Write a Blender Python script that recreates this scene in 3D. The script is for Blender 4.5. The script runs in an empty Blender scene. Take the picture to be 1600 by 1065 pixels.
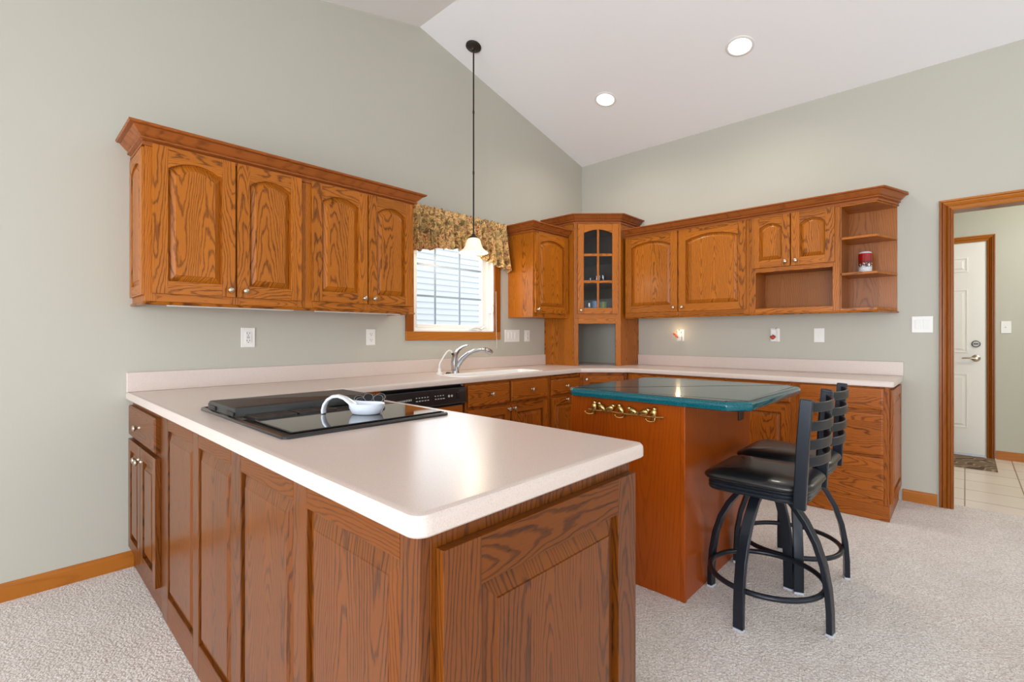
import bpy, bmesh, math, random
from mathutils import Vector, Matrix
random.seed(4)
SC = bpy.context.scene
COL = SC.collection
PI = math.pi

# ------------------------------------------------------------------ camera
YAW = 0.75426
cam_d = bpy.data.cameras.new('camera')
cam = bpy.data.objects.new('camera', cam_d)
COL.objects.link(cam)
cam.location = (-4.5612, -3.1889, 1.2058)
cam.rotation_euler = (PI / 2, 0, YAW - PI / 2)
cam_d.sensor_width = 36.0
cam_d.lens = 36.0 * 753.8 / 1600.0
cam_d.shift_y = -(532.5 - 524.9) / 1600.0
cam_d.clip_start = 0.05
SC.camera = cam

# ------------------------------------------------------------------ view, world, daylight
SC.view_settings.view_transform = 'Standard'
SC.view_settings.look = 'None'
SC.view_settings.gamma = 1.0
SC.view_settings.use_curve_mapping = False
SC.view_settings.exposure = 0.10
SC.cycles.use_denoising = True
SC.cycles.max_bounces = 10
SC.cycles.diffuse_bounces = 6
SC.cycles.transparent_max_bounces = 12
SC.cycles.sample_clamp_indirect = 6.0
SC.cycles.caustics_reflective = False
SC.cycles.caustics_refractive = False

W = bpy.data.worlds.new('overcast_sky')
SC.world = W
W.use_nodes = True
bg = W.node_tree.nodes['Background']
bg.inputs[0].default_value = (0.93, 0.975, 1.0, 1)
bg.inputs[1].default_value = 1.7


def area(name, loc, target, sx, sy, watts, color):
    l = bpy.data.lights.new(name, 'AREA')
    l.shape = 'RECTANGLE'
    l.size = sx
    l.size_y = sy
    l.energy = watts
    l.color = color
    o = bpy.data.objects.new(name, l)
    COL.objects.link(o)
    o.location = loc
    d = Vector(target) - Vector(loc)
    o.rotation_euler = d.to_track_quat('-Z', 'Y').to_euler()
    return o


DAY = (0.86, 0.94, 1.05)
# daylight entering by the big back windows; the front pair is added fill light
area('window_and_fill_light', (-8.45, -2.3, 1.2), (0, -2.3, 1.7), 2.2, 1.7, 108, DAY)
area('window_and_fill_light', (-8.45, -5.2, 1.2), (0, -5.2, 1.7), 2.2, 1.7, 160, DAY)
area('window_and_fill_light', (-5.6, -7.45, 1.35), (-5.6, 0, 2.9), 2.3, 1.8, 10, DAY)
area('window_and_fill_light', (-2.4, -7.45, 1.35), (-2.4, 0, 2.9), 2.3, 1.8, 16, DAY)
# daylight through the kitchen window over the sink
area('window_and_fill_light', (-1.87, 0.3, 1.72), (-1.87, -3.0, 1.2), 0.9, 0.8, 7, (0.93, 0.97, 1.0))


# ------------------------------------------------------------------ materials
def lin(c):
    c = c / 255.0
    return c / 12.92 if c <= 0.04045 else ((c + 0.055) / 1.055) ** 2.4


def rgb(r, g, b):
    return (lin(r), lin(g), lin(b), 1)


class NT:
    def __init__(s, name):
        s.m = bpy.data.materials.new(name)
        s.m.use_nodes = True
        s.t = s.m.node_tree
        s.b = s.t.nodes['Principled BSDF']
        s.out = s.t.nodes['Material Output']

    def n(s, typ, **k):
        nd = s.t.nodes.new(typ)
        for a, v in k.items():
            setattr(nd, a, v)
        return nd

    def put(s, sock, v):
        if isinstance(v, bpy.types.NodeSocket):
            s.t.links.new(v, sock)
        elif v is not None:
            sock.default_value = v

    def math(s, op, a, b=None, c=None):
        nd = s.n('ShaderNodeMath', operation=op)
        s.put(nd.inputs[0], a)
        if b is not None:
            s.put(nd.inputs[1], b)
        if c is not None:
            s.put(nd.inputs[2], c)
        return nd.outputs[0]

    def mix(s, f, a, b, blend='MIX'):
        nd = s.n('ShaderNodeMix', data_type='RGBA', blend_type=blend)
        s.put(nd.inputs[0], f)
        s.put(nd.inputs[6], a)
        s.put(nd.inputs[7], b)
        return nd.outputs[2]

    def ramp(s, f, stops, interp='LINEAR'):
        nd = s.n('ShaderNodeValToRGB')
        nd.color_ramp.interpolation = interp
        e = nd.color_ramp.elements
        while len(e) < len(stops):
            e.new(0.5)
        for q, (p, c) in zip(e, stops):
            q.position = p
            q.color = c if len(c) == 4 else (*c, 1)
        s.put(nd.inputs[0], f)
        return nd.outputs[0]

    def obj(s):
        return s.n('ShaderNodeTexCoord').outputs['Object']

    def noise(s, vec, scale, detail=2.0, rough=0.5, dist=0.0):
        nd = s.n('ShaderNodeTexNoise')
        s.put(nd.inputs['Vector'], vec)
        nd.inputs['Scale'].default_value = scale
        nd.inputs['Detail'].default_value = detail
        nd.inputs['Roughness'].default_value = rough
        nd.inputs['Distortion'].default_value = dist
        return nd.outputs[0]

    def comb(s, x, y, z):
        nd = s.n('ShaderNodeCombineXYZ')
        for i, v in enumerate((x, y, z)):
            s.put(nd.inputs[i], v)
        return nd.outputs[0]

    def sep(s, v):
        nd = s.n('ShaderNodeSeparateXYZ')
        s.put(nd.inputs[0], v)
        return nd.outputs

    def bump(s, h, strength=0.3, dist=0.002):
        nd = s.n('ShaderNodeBump')
        nd.inputs['Strength'].default_value = strength
        nd.inputs['Distance'].default_value = dist
        s.put(nd.inputs['Height'], h)
        s.t.links.new(nd.outputs[0], s.b.inputs['Normal'])

    def base(s, v):
        s.put(s.b.inputs['Base Color'], v)

    def set(s, **k):
        for a, v in k.items():
            s.put(s.b.inputs[a.replace('_', ' ')], v)


def plain(name, col, rough=0.5, metal=0.0, coat=0.0, spec=0.5):
    n = NT(name)
    n.base(col)
    n.set(Roughness=rough, Metallic=metal)
    n.b.inputs['Coat Weight'].default_value = coat
    n.b.inputs['Specular IOR Level'].default_value = spec
    return n.m


def oak(name, axis, light, dark, board=0.12, freq=115.0, strength=0.9, rough=0.36, pores=0.6, coat=0.15):
    """Stained oak: growth rings cut flat (cathedral arches along the grain), glued boards, pores."""
    n = NT(name)
    p = n.sep(n.obj())
    rnd = n.n('ShaderNodeObjectInfo').outputs['Random']
    others = [i for i in range(3) if i != axis]
    u0 = n.math('ADD', p[others[0]], p[others[1]])
    v = n.math('MULTIPLY_ADD', rnd, 13.7, p[axis])
    ub = n.math('MULTIPLY_ADD', rnd, 7.31, n.math('DIVIDE', u0, board))
    bid = n.math('FLOOR', ub)
    fr = n.math('MULTIPLY', n.math('SUBTRACT', n.math('FRACT', ub), 0.5), board)
    wn = n.n('ShaderNodeTexWhiteNoise', noise_dimensions='2D')
    n.put(wn.inputs['Vector'], n.comb(bid, n.math('MULTIPLY', rnd, 31.0), 0.0))
    rb = n.sep(wn.outputs['Color'])
    cx = n.math('MULTIPLY_ADD', n.math('SUBTRACT', rb[0], 0.5), board * 0.9, fr)
    d = n.math('MULTIPLY_ADD', rb[1], 0.05, 0.012)
    r = n.math('SQRT', n.math('ADD', n.math('MULTIPLY', cx, cx), n.math('MULTIPLY', d, d)))
    sgn = n.math('SIGN', n.math('SUBTRACT', rb[2], 0.5))
    tap = n.math('MULTIPLY', n.math('MULTIPLY', sgn, 0.06), v)
    seed = n.math('MULTIPLY_ADD', rb[0], 23.0, n.math('MULTIPLY', bid, 3.7))
    nv = n.comb(n.math('MULTIPLY', u0, 9.0), n.math('MULTIPLY', v, 2.2), seed)
    n1 = n.math('MULTIPLY', n.math('SUBTRACT', n.noise(nv, 1.0, 2.0, 0.5), 0.5), 0.065)
    nv2 = n.comb(n.math('MULTIPLY', u0, 60.0), n.math('MULTIPLY', v, 14.0), seed)
    n2 = n.math('MULTIPLY', n.math('SUBTRACT', n.noise(nv2, 1.0, 2.0, 0.6), 0.5), 0.008)
    t = n.math('ADD', n.math('ADD', r, tap), n.math('ADD', n1, n2))
    ring = n.math('FRACT', n.math('MULTIPLY', t, freq))
    band = n.ramp(ring, [(0.0, (0.12,) * 3), (0.50, (0.06,) * 3), (0.70, (0.95,) * 3), (0.84, (1,) * 3), (0.96, (0.15,) * 3)])
    pv = n.comb(n.math('MULTIPLY', u0, 420.0), n.math('MULTIPLY', v, 9.0), seed)
    por = n.ramp(n.noise(pv, 1.0, 1.0, 0.5), [(0.52, (0,) * 3), (0.66, (1,) * 3)])
    porb = n.math('MULTIPLY', por, n.math('MULTIPLY_ADD', band, 0.7, 0.3))
    lowv = n.comb(n.math('MULTIPLY', u0, 3.0), n.math('MULTIPLY', v, 1.0), seed)
    low = n.noise(lowv, 1.0, 1.0)
    bt = n.math('MULTIPLY_ADD', n.math('SUBTRACT', rb[1], 0.5), 0.28, n.math('MULTIPLY_ADD', low, 0.3, -0.15))
    f = n.math('ADD', n.math('MULTIPLY', band, strength * 0.62), n.math('MULTIPLY', porb, pores * 0.5))
    f = n.math('ADD', f, bt)
    nd = n.n('ShaderNodeClamp')
    n.put(nd.inputs[0], f)
    n.base(n.mix(nd.outputs[0], light, dark))
    n.set(Roughness=rough)
    n.b.inputs['Coat Weight'].default_value = coat
    n.b.inputs['Coat Roughness'].default_value = 0.2
    n.b.inputs['Specular IOR Level'].default_value = 0.22
    n.bump(n.math('ADD', porb, n.math('MULTIPLY', band, 0.5)), 0.25, 0.0006)
    return n.m


OL, OD = rgb(182, 104, 24), rgb(72, 32, 5)
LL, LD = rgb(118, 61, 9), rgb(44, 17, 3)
ML, MD = rgb(170, 92, 24), rgb(78, 34, 6)
M = {}
M['oak_x'] = oak('oak_grain_x', 0, OL, OD, board=0.09)
M['oak_y'] = oak('oak_grain_y', 1, OL, OD, board=0.09)
M['oak_z'] = oak('oak_grain_z', 2, OL, OD)
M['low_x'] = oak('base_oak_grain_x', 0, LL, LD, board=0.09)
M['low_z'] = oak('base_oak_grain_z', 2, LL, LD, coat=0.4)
M['mid_x'] = oak('cabinet_base_oak_x', 0, ML, MD, board=0.09)
M['mid_z'] = oak('cabinet_base_oak_z', 2, ML, MD)
M['crown_x'] = oak('crown_oak_x', 0, rgb(158, 86, 34), rgb(84, 40, 14), board=0.3, strength=0.5)
M['crown_y'] = oak('crown_oak_y', 1, rgb(158, 86, 34), rgb(84, 40, 14), board=0.3, strength=0.5)
RL, RD = rgb(158, 70, 8), rgb(108, 42, 4)
M['red_x'] = oak('island_oak_x', 0, RL, RD, board=0.4, freq=55, strength=0.45, rough=0.3)
M['red_z'] = oak('island_oak_z', 2, RL, RD, board=0.4, freq=55, strength=0.45, rough=0.3)
M['ply_z'] = oak('oak_ply_z', 2, rgb(168, 100, 40), rgb(100, 54, 20), board=0.3, freq=80, strength=0.6)
M['inner_oak'] = plain('cabinet_interior_wood', rgb(96, 66, 44), 0.6)
PL = rgb(174, 105, 40)
M['pine_x'] = oak('pine_trim_x', 0, rgb(176, 106, 34), rgb(130, 70, 18), board=0.2, freq=40, strength=0.35, pores=0.1)
M['pine_y'] = oak('pine_trim_y', 1, rgb(176, 106, 34), rgb(130, 70, 18), board=0.2, freq=40, strength=0.35, pores=0.1)
M['pine_z'] = oak('pine_trim_z', 2, rgb(142, 76, 12), rgb(88, 42, 5), board=0.2, freq=40, strength=0.35, pores=0.1)


def paint(name, col, scale=220.0, b=0.12):
    n = NT(name)
    n.base(col)
    n.set(Roughness=0.62)
    n.b.inputs['Specular IOR Level'].default_value = 0.3
    n.bump(n.noise(n.obj(), scale, 2.0), b, 0.0008)
    return n.m


M['wall'] = paint('sage_wall_paint', rgb(186, 183, 170))
M['hall_wall'] = paint('hall_wall_paint', rgb(192, 191, 176))
M['ceil'] = paint('ceiling_paint', rgb(246, 246, 247), 120.0, 0.2)
M['white'] = plain('white_plastic', rgb(232, 230, 224), 0.35)
M['vinyl'] = plain('white_vinyl', rgb(236, 236, 232), 0.3)
M['white_paint'] = plain('white_door_paint', rgb(232, 228, 220), 0.4)
M['dark_slot'] = plain('dark_slot', rgb(60, 58, 54), 0.5)
M['nickel'] = plain('brushed_nickel', rgb(205, 192, 172), 0.28, 1.0)
M['chrome'] = plain('satin_chrome', rgb(190, 190, 194), 0.2, 1.0)
M['brass'] = plain('aged_brass', rgb(206, 176, 112), 0.3, 1.0)
M['black'] = plain('black_enamel', rgb(24, 24, 26), 0.25, 0, 0.4)
M['black_soft'] = plain('black_plastic', rgb(20, 20, 22), 0.4)
M['black_glass'] = plain('black_cooktop_glass', rgb(12, 13, 15), 0.04, 0, 0.6)
M['steel_grey'] = plain('grey_lettering', rgb(170, 170, 170), 0.5)
M['ceramic'] = plain('white_ceramic', rgb(226, 232, 240), 0.12, 0, 0.5)
M['stool'] = plain('black_powdercoat_steel', rgb(31, 36, 44), 0.3, 0.3)
M['vinyl_black'] = plain('black_vinyl_upholstery', rgb(22, 21, 22), 0.32, 0, 0.15)
M['bronze'] = plain('oiled_bronze', rgb(58, 52, 46), 0.42, 0.6)
M['glide'] = plain('pale_glide', rgb(190, 195, 205), 0.4)


def speckle(name, base, a, b, rough, sc, coat=0.0, amt=(0.35, 0.35)):
    n = NT(name)
    o = n.obj()
    f1 = n.ramp(n.noise(o, sc, 2.0, 0.6), [(0.56, (0,) * 3), (0.64, (1,) * 3)])
    f2 = n.ramp(n.noise(o, sc * 1.37, 2.0, 0.6), [(0.57, (0,) * 3), (0.65, (1,) * 3)])
    c = n.mix(n.math('MULTIPLY', f1, amt[0]), base, a)
    c = n.mix(n.math('MULTIPLY', f2, amt[1]), c, b)
    n.base(c)
    n.set(Roughness=rough)
    n.b.inputs['Specular IOR Level'].default_value = 0.34
    n.b.inputs['Coat Weight'].default_value = coat
    n.b.inputs['Coat Roughness'].default_value = 0.08
    return n.m


M['counter'] = speckle('speckled_solid_surface', rgb(214, 198, 188), rgb(176, 158, 146), rgb(240, 234, 226), 0.26, 420.0)
M['sink'] = plain('white_sink', rgb(240, 238, 234), 0.18, 0, 0.3)
M['green'] = speckle('green_solid_surface', rgb(2, 84, 94), rgb(0, 44, 54), rgb(70, 150, 156), 0.14, 300.0, 0.3, (0.6, 0.55))


def carpet():
    n = NT('beige_cut_pile_carpet')
    o = n.obj()
    a = n.noise(o, 150.0, 3.0, 0.7)
    vor = n.n('ShaderNodeTexVoronoi')
    n.put(vor.inputs['Vector'], o)
    vor.inputs['Scale'].default_value = 95.0
    big = n.noise(o, 3.4, 4.0, 0.65)
    c = n.ramp(a, [(0.27, rgb(126, 108, 96)), (0.37, rgb(222, 210, 200)), (0.50, rgb(246, 239, 232)), (0.70, rgb(254, 251, 247))])
    dk = n.ramp(vor.outputs['Distance'], [(0.35, (0,) * 3), (0.75, (1,) * 3)])
    c = n.mix(n.math('MULTIPLY', dk, 0.30), c, rgb(158, 140, 128))
    c = n.mix(n.math('MULTIPLY', n.ramp(big, [(0.4, (0,) * 3), (0.65, (1,) * 3)]), 0.24), c, rgb(196, 178, 166))
    sp = n.ramp(n.noise(o, 210.0, 1.0, 0.5), [(0.63, (0,) * 3), (0.70, (1,) * 3)])
    c = n.mix(n.math('MULTIPLY', sp, 0.7), c, rgb(96, 80, 70))
    n.base(c)
    n.set(Roughness=0.95)
    n.b.inputs['Specular IOR Level'].default_value = 0.1
    n.b.inputs['Sheen Weight'].default_value = 0.2
    h = n.math('ADD', a, n.math('MULTIPLY', vor.outputs['Distance'], -0.8))
    n.bump(h, 0.8, 0.008)
    return n.m


M['carpet'] = carpet()


def tile():
    n = NT('beige_floor_tile')
    p = n.sep(n.obj())
    fx = n.math('ABSOLUTE', n.math('SUBTRACT', n.math('FRACT', n.math('DIVIDE', p[0], 0.335)), 0.5))
    fy = n.math('ABSOLUTE', n.math('SUBTRACT', n.math('FRACT', n.math('DIVIDE', n.math('ADD', p[1], 3.186), 0.33)), 0.5))
    g = n.math('GREATER_THAN', n.math('MAXIMUM', fx, fy), 0.4885)
    c = n.mix(n.noise(n.obj(), 3.0, 4.0), rgb(240, 227, 214), rgb(224, 208, 193))
    n.base(n.mix(g, c, rgb(150, 118, 92)))
    n.set(Roughness=0.3)
    n.bump(n.math('SUBTRACT', 1.0, g), 0.3, 0.002)
    return n.m


M['tile'] = tile()


def floral():
    n = NT('floral_valance_fabric')
    o = n.obj()
    v = n.n('ShaderNodeTexVoronoi')
    n.put(v.inputs['Vector'], n.mix(0.04, o, n.n('ShaderNodeTexNoise').outputs[1]))
    v.inputs['Scale'].default_value = 34.0
    a = n.noise(o, 24.0, 3.0, 0.7, 1.0)
    c = n.ramp(a, [(0.34, rgb(92, 76, 44)), (0.43, rgb(150, 116, 66)), (0.49, rgb(214, 168, 98)), (0.55, rgb(236, 200, 136)),
                   (0.61, rgb(176, 100, 56)), (0.69, rgb(122, 56, 44))])
    hue = n.sep(v.outputs['Color'])
    c = n.mix(n.math('MULTIPLY', n.math('GREATER_THAN', hue[0], 0.80), 0.5), c, rgb(132, 66, 46))
    c = n.mix(n.math('MULTIPLY', n.math('GREATER_THAN', hue[1], 0.80), 0.5), c, rgb(96, 100, 56))
    n.base(c)
    n.set(Roughness=0.85)
    return n.m


M['floral'] = floral()


def glass(name, tint=(1, 1, 1, 1), refl=0.06, fk=0.3):
    n = NT(name)
    tr = n.n('ShaderNodeBsdfTransparent')
    tr.inputs[0].default_value = tint
    gl = n.n('ShaderNodeBsdfGlossy')
    gl.inputs['Roughness'].default_value = 0.02
    fz = n.n('ShaderNodeLayerWeight')
    fz.inputs[0].default_value = 0.25
    mx = n.n('ShaderNodeMixShader')
    n.put(mx.inputs[0], n.math('MULTIPLY_ADD', fz.outputs['Fresnel'], fk, refl))
    n.t.links.new(tr.outputs[0], mx.inputs[1])
    n.t.links.new(gl.outputs[0], mx.inputs[2])
    n.t.links.new(mx.outputs[0], n.out.inputs[0])
    return n.m


M['pane'] = glass('window_glass', (0.97, 0.975, 0.985, 1), 0.0, 0.1)
M['cab_glass'] = glass('cabinet_glass', (0.82, 0.84, 0.86, 1), 0.012)
M['tumbler'] = glass('clear_glassware', (0.9, 0.93, 0.93, 1), 0.16)


def emit(name, col, strength, base=None):
    n = NT(name)
    n.base(base or col)
    n.set(Roughness=0.4)
    n.b.inputs['Emission Color'].default_value = col
    n.b.inputs['Emission Strength'].default_value = strength
    return n.m


M['lens'] = emit('lit_lamp_lens', (1, 0.97, 0.92, 1), 1.6)
M['shade'] = emit('lit_alabaster_glass', (1, 0.86, 0.68, 1), 0.42, rgb(240, 224, 204))
M['bulb'] = emit('lit_bulb', (1, 0.9, 0.75, 1), 3.0)
M['night'] = emit('lit_night_light', (1, 0.88, 0.66, 1), 1.2)


def siding():
    n = NT('pale_blue_lap_siding')
    n.base(rgb(232, 237, 243))
    n.set(Roughness=0.7)
    return n.m


M['siding'] = siding()


def stein_mat():
    n = NT('red_and_snowy_glaze')
    o = n.obj()
    p = n.sep(o)
    a = n.noise(o, 55.0, 3.0, 0.6)
    zz = n.math('ADD', p[2], n.math('MULTIPLY', n.math('SUBTRACT', a, 0.5), 0.05))
    c = n.ramp(n.math('DIVIDE', zz, 0.15), [(0.0, rgb(196, 180, 168)), (0.08, rgb(200, 208, 216)), (0.30, rgb(206, 212, 218)),
                                              (0.36, rgb(110, 66, 50)), (0.50, rgb(82, 36, 30)), (0.58, rgb(140, 10, 16)), (0.95, rgb(166, 12, 18))])
    w = n.math('MULTIPLY', n.math('GREATER_THAN', n.noise(o, 90.0, 1.0), 0.60), n.math('LESS_THAN', p[2], 0.075))
    n.base(n.mix(w, c, rgb(238, 236, 232)))
    n.set(Roughness=0.2)
    n.b.inputs['Coat Weight'].default_value = 0.5
    return n.m


M['stein'] = stein_mat()


def mat_leaf():
    n = NT('brown_leaf_mat')
    o = n.obj()
    w = n.n('ShaderNodeTexWave', wave_type='BANDS', bands_direction='DIAGONAL')
    n.put(w.inputs[0], o)
    w.inputs['Scale'].default_value = 4.0
    w.inputs['Distortion'].default_value = 9.0
    w.inputs['Detail'].default_value = 2.0
    n.base(n.ramp(w.outputs[1], [(0.2, rgb(92, 70, 54)), (0.5, rgb(176, 152, 128)), (0.8, rgb(122, 98, 76))]))
    n.set(Roughness=0.9)
    return n.m


M['leaf_mat'] = mat_leaf()


# ------------------------------------------------------------------ mesh helpers
class MB:
    def __init__(s):
        s.bm = bmesh.new()

    def box(s, x0, x1, y0, y1, z0, z1, m=0):
        vs = [s.bm.verts.new((x, y, z)) for x in (x0, x1) for y in (y0, y1) for z in (z0, z1)]
        for q in ((0, 1, 3, 2), (4, 6, 7, 5), (0, 4, 5, 1), (2, 3, 7, 6), (0, 2, 6, 4), (1, 5, 7, 3)):
            f = s.bm.faces.new([vs[i] for i in q])
            f.material_index = m
        return s

    def loft(s, loops, m=0, cap0=True, cap1=True, closed=True):
        rows = [[s.bm.verts.new(p) for p in lp] for lp in loops]
        k = len(rows[0])
        for a, b in zip(rows, rows[1:]):
            for i in range(k if closed else k - 1):
                j = (i + 1) % k
                f = s.bm.faces.new((a[i], a[j], b[j], b[i]))
                f.material_index = m
        if cap0:
            s.bm.faces.new(rows[0][::-1]).material_index = m
        if cap1:
            s.bm.faces.new(rows[-1]).material_index = m
        return s

    def prism(s, poly, plane, a0, a1, m=0):
        mk = {'xy': lambda p, a: (p[0], p[1], a), 'xz': lambda p, a: (p[0], a, p[1]), 'yz': lambda p, a: (a, p[0], p[1])}[plane]
        return s.loft([[mk(p, a0) for p in poly], [mk(p, a1) for p in poly]], m)

    def tube(s, pts, r, n=10, m=0, rect=None, up=None, ell=None):
        pts = [Vector(p) for p in pts]
        k = len(pts)
        T = []
        for i in range(k):
            t = (pts[min(i + 1, k - 1)] - pts[max(i - 1, 0)]).normalized()
            T.append(t)
        ref = Vector(up) if up else (Vector((0, 0, 1)) if abs(T[0].z) < 0.9 else Vector((1, 0, 0)))
        N = (ref - T[0] * ref.dot(T[0])).normalized()
        loops = []
        for i in range(k):
            if up:
                N = (ref - T[i] * ref.dot(T[i])).normalized()
            else:
                N = (N - T[i] * N.dot(T[i])).normalized()
            B = T[i].cross(N)
            if ell:
                w, h = ell[i]
                loops.append([pts[i] + N * math.cos(q * 2 * PI / n) * w / 2 + B * math.sin(q * 2 * PI / n) * h / 2 for q in range(n)])
            elif rect:
                w, h = rect[i] if isinstance(rect, list) else rect
                loops.append([pts[i] + N * a * w / 2 + B * b * h / 2 for a, b in ((1, 1), (-1, 1), (-1, -1), (1, -1))])
            else:
                rr = r[i] if isinstance(r, (list, tuple)) else r
                loops.append([pts[i] + N * math.cos(q * 2 * PI / n) * rr + B * math.sin(q * 2 * PI / n) * rr for q in range(n)])
        return s.loft(loops, m)

    def ring(s, c, R, r, nseg=40, n=8, m=0, sx=1.0, sy=1.0):
        rows = []
        for i in range(nseg):
            a = 2 * PI * i / nseg
            rows.append([s.bm.verts.new((c[0] + (R + r * math.cos(2 * PI * j / n)) * math.cos(a) * sx,
                                         c[1] + (R + r * math.cos(2 * PI * j / n)) * math.sin(a) * sy,
                                         c[2] + r * math.sin(2 * PI * j / n))) for j in range(n)])
        for i in range(nseg):
            a, b = rows[i], rows[(i + 1) % nseg]
            for j in range(n):
                f = s.bm.faces.new((a[j], a[(j + 1) % n], b[(j + 1) % n], b[j]))
                f.material_index = m
        return s

    def lathe(s, prof, n=28, m=0, c=(0, 0, 0), axis='z', mat=None, cap=True):
        loops = []
        for r, z in prof:
            lp = []
            for i in range(n):
                a = 2 * PI * i / n
                x, y = r * math.cos(a), r * math.sin(a)
                if axis == 'z':
                    p = Vector((x, y, z))
                elif axis == '-y':
                    p = Vector((x, -z, y))
                else:
                    p = Vector((-z, x, y))
                if mat:
                    p = mat @ p
                lp.append(p + Vector(c))
            loops.append(lp)
        return s.loft(loops, m, cap, cap)

    def ball(s, c, rx, ry=None, rz=None, m=0, rot=None):
        ry = ry or rx
        rz = rz or rx
        mt = Matrix.Translation(c) @ (rot or Matrix()) @ Matrix.Diagonal((rx, ry, rz, 1))
        r = bmesh.ops.create_uvsphere(s.bm, u_segments=14, v_segments=9, radius=1.0, matrix=mt)
        for v in r['verts']:
            for f in v.link_faces:
                f.material_index = m
        return s

    def build(s, name, mats, parent=None, bevel=0.0, smooth=None, loc=None, rot=None, segs=2):
        bm = s.bm
        bmesh.ops.recalc_face_normals(bm, faces=bm.faces)
        if loc is not None and parent is None:
            bmesh.ops.translate(bm, verts=bm.verts, vec=-Vector(loc))
        me = bpy.data.meshes.new(name)
        bm.to_mesh(me)
        bm.free()
        for q in (mats if isinstance(mats, (list, tuple)) else [mats]):
            me.materials.append(M[q] if isinstance(q, str) else q)
        o = bpy.data.objects.new(name, me)
        COL.objects.link(o)
        if loc is not None:
            o.location = loc
        if rot is not None:
            o.rotation_euler = rot
        if parent is not None:
            o.parent = parent
        if smooth:
            for p in me.polygons:
                p.use_smooth = True
            me.set_sharp_from_angle(angle=math.radians(smooth))
        if bevel:
            b = o.modifiers.new('bevel', 'BEVEL')
            b.width = bevel
            b.segments = segs
            b.limit_method = 'ANGLE'
            b.angle_limit = math.radians(40)
        return o


def tag(o, label=None, cat=None, group=None, kind=None):
    if label:
        o['label'] = label
    if cat:
        o['category'] = cat
    if group:
        o['group'] = group
    if kind:
        o['kind'] = kind
    return o


def root(name, label, cat, loc, rz=0.0, group=None, rot=None):
    o = bpy.data.objects.new(name, None)
    o.empty_display_size = 0.05
    COL.objects.link(o)
    o.location = loc
    o.rotation_euler = rot or (0, 0, rz)
    return tag(o, label, cat, group)


def structure(o):
    o['kind'] = 'structure'
    return o


def copy_tree(o, parent=None):
    c = o.copy()
    COL.objects.link(c)
    if parent:
        c.parent = parent
    for ch in [q for q in bpy.data.objects if q.parent == o]:
        copy_tree(ch, c)
    return c


def offset_poly(poly, d):
    """Offset outwards (d>0) a closed polygon given counter-clockwise."""
    out = []
    k = len(poly)
    for i in range(k):
        p, a, b = Vector(poly[i]), Vector(poly[i - 1]), Vector(poly[(i + 1) % k])
        e1, e2 = (p - a).normalized(), (b - p).normalized()
        n1, n2 = Vector((e1.y, -e1.x)), Vector((e2.y, -e2.x))
        q = n1 + n2
        q = q / max(0.25, 1 + n1.dot(n2))
        out.append((p.x + q.x * d, p.y + q.y * d))
    return out


def round_poly(poly, radii, seg=6):
    out = []
    k = len(poly)
    for i in range(k):
        r = radii[i]
        p, a, b = Vector(poly[i]), Vector(poly[i - 1]), Vector(poly[(i + 1) % k])
        if r <= 0:
            out.append(tuple(p))
            continue
        u, w = (a - p).normalized(), (b - p).normalized()
        ang = u.angle(w)
        t = r / math.tan(ang / 2)
        c = p + (u + w).normalized() * (r / math.sin(ang / 2))
        s0, s1 = p + u * t - c, p + w * t - c
        a0, a1 = math.atan2(s0.y, s0.x), math.atan2(s1.y, s1.x)
        da = (a1 - a0 + PI) % (2 * PI) - PI
        for j in range(seg + 1):
            q = a0 + da * j / seg
            out.append((c.x + r * math.cos(q), c.y + r * math.sin(q)))
    return out


def sweep(mb, path, prof, mats_by_seg=None, m=0):
    """Closed profile (out, z) swept along an open path, outward to the right of travel."""
    k = len(path)
    P = [Vector(p) for p in path]
    rows = []
    for i in range(k):
        if i == 0:
            e = (P[1] - P[0]).normalized()
            q = Vector((e.y, -e.x))
        elif i == k - 1:
            e = (P[-1] - P[-2]).normalized()
            q = Vector((e.y, -e.x))
        else:
            e1, e2 = (P[i] - P[i - 1]).normalized(), (P[i + 1] - P[i]).normalized()
            n1, n2 = Vector((e1.y, -e1.x)), Vector((e2.y, -e2.x))
            q = (n1 + n2) / (1 + n1.dot(n2))
        rows.append([mb.bm.verts.new((P[i].x + q.x * o, P[i].y + q.y * o, z)) for o, z in prof])
    n = len(prof)
    for i in range(k - 1):
        mi = mats_by_seg[i] if mats_by_seg else m
        for j in range(n):
            mb.bm.faces.new((rows[i][j], rows[i][(j + 1) % n], rows[i + 1][(j + 1) % n], rows[i + 1][j])).material_index = mi
    mb.bm.faces.new(rows[0][::-1]).material_index = mats_by_seg[0] if mats_by_seg else m
    mb.bm.faces.new(rows[-1]).material_index = mats_by_seg[-1] if mats_by_seg else m


CROWN = [(0, 0), (0.011, 0), (0.011, 0.013), (0.004, 0.016), (0.004, 0.021), (0.022, 0.028), (0.022, 0.036), (0.014, 0.039), (0.028, 0.050), (0.040, 0.064),
         (0.050, 0.074), (0.050, 0.078), (0.066, 0.080), (0.070, 0.086), (0.070, 0.092), (0, 0.092)]


def crown(name, label, path, z0, dep, mats=('crown_x', 'crown_y'), h=1.0, out=1.0):
    mb = MB()
    seg = []
    for a, b in zip(path, path[1:]):
        seg.append(0 if abs(b[0] - a[0]) > abs(b[1] - a[1]) else 1)
    sweep(mb, path, [(o * out, z0 + z * h) for o, z in CROWN], seg)
    o = mb.build(name, list(mats), None, smooth=11, loc=(path[1][0], path[1][1], z0))
    return tag(o, label, 'crown moulding')


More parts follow.
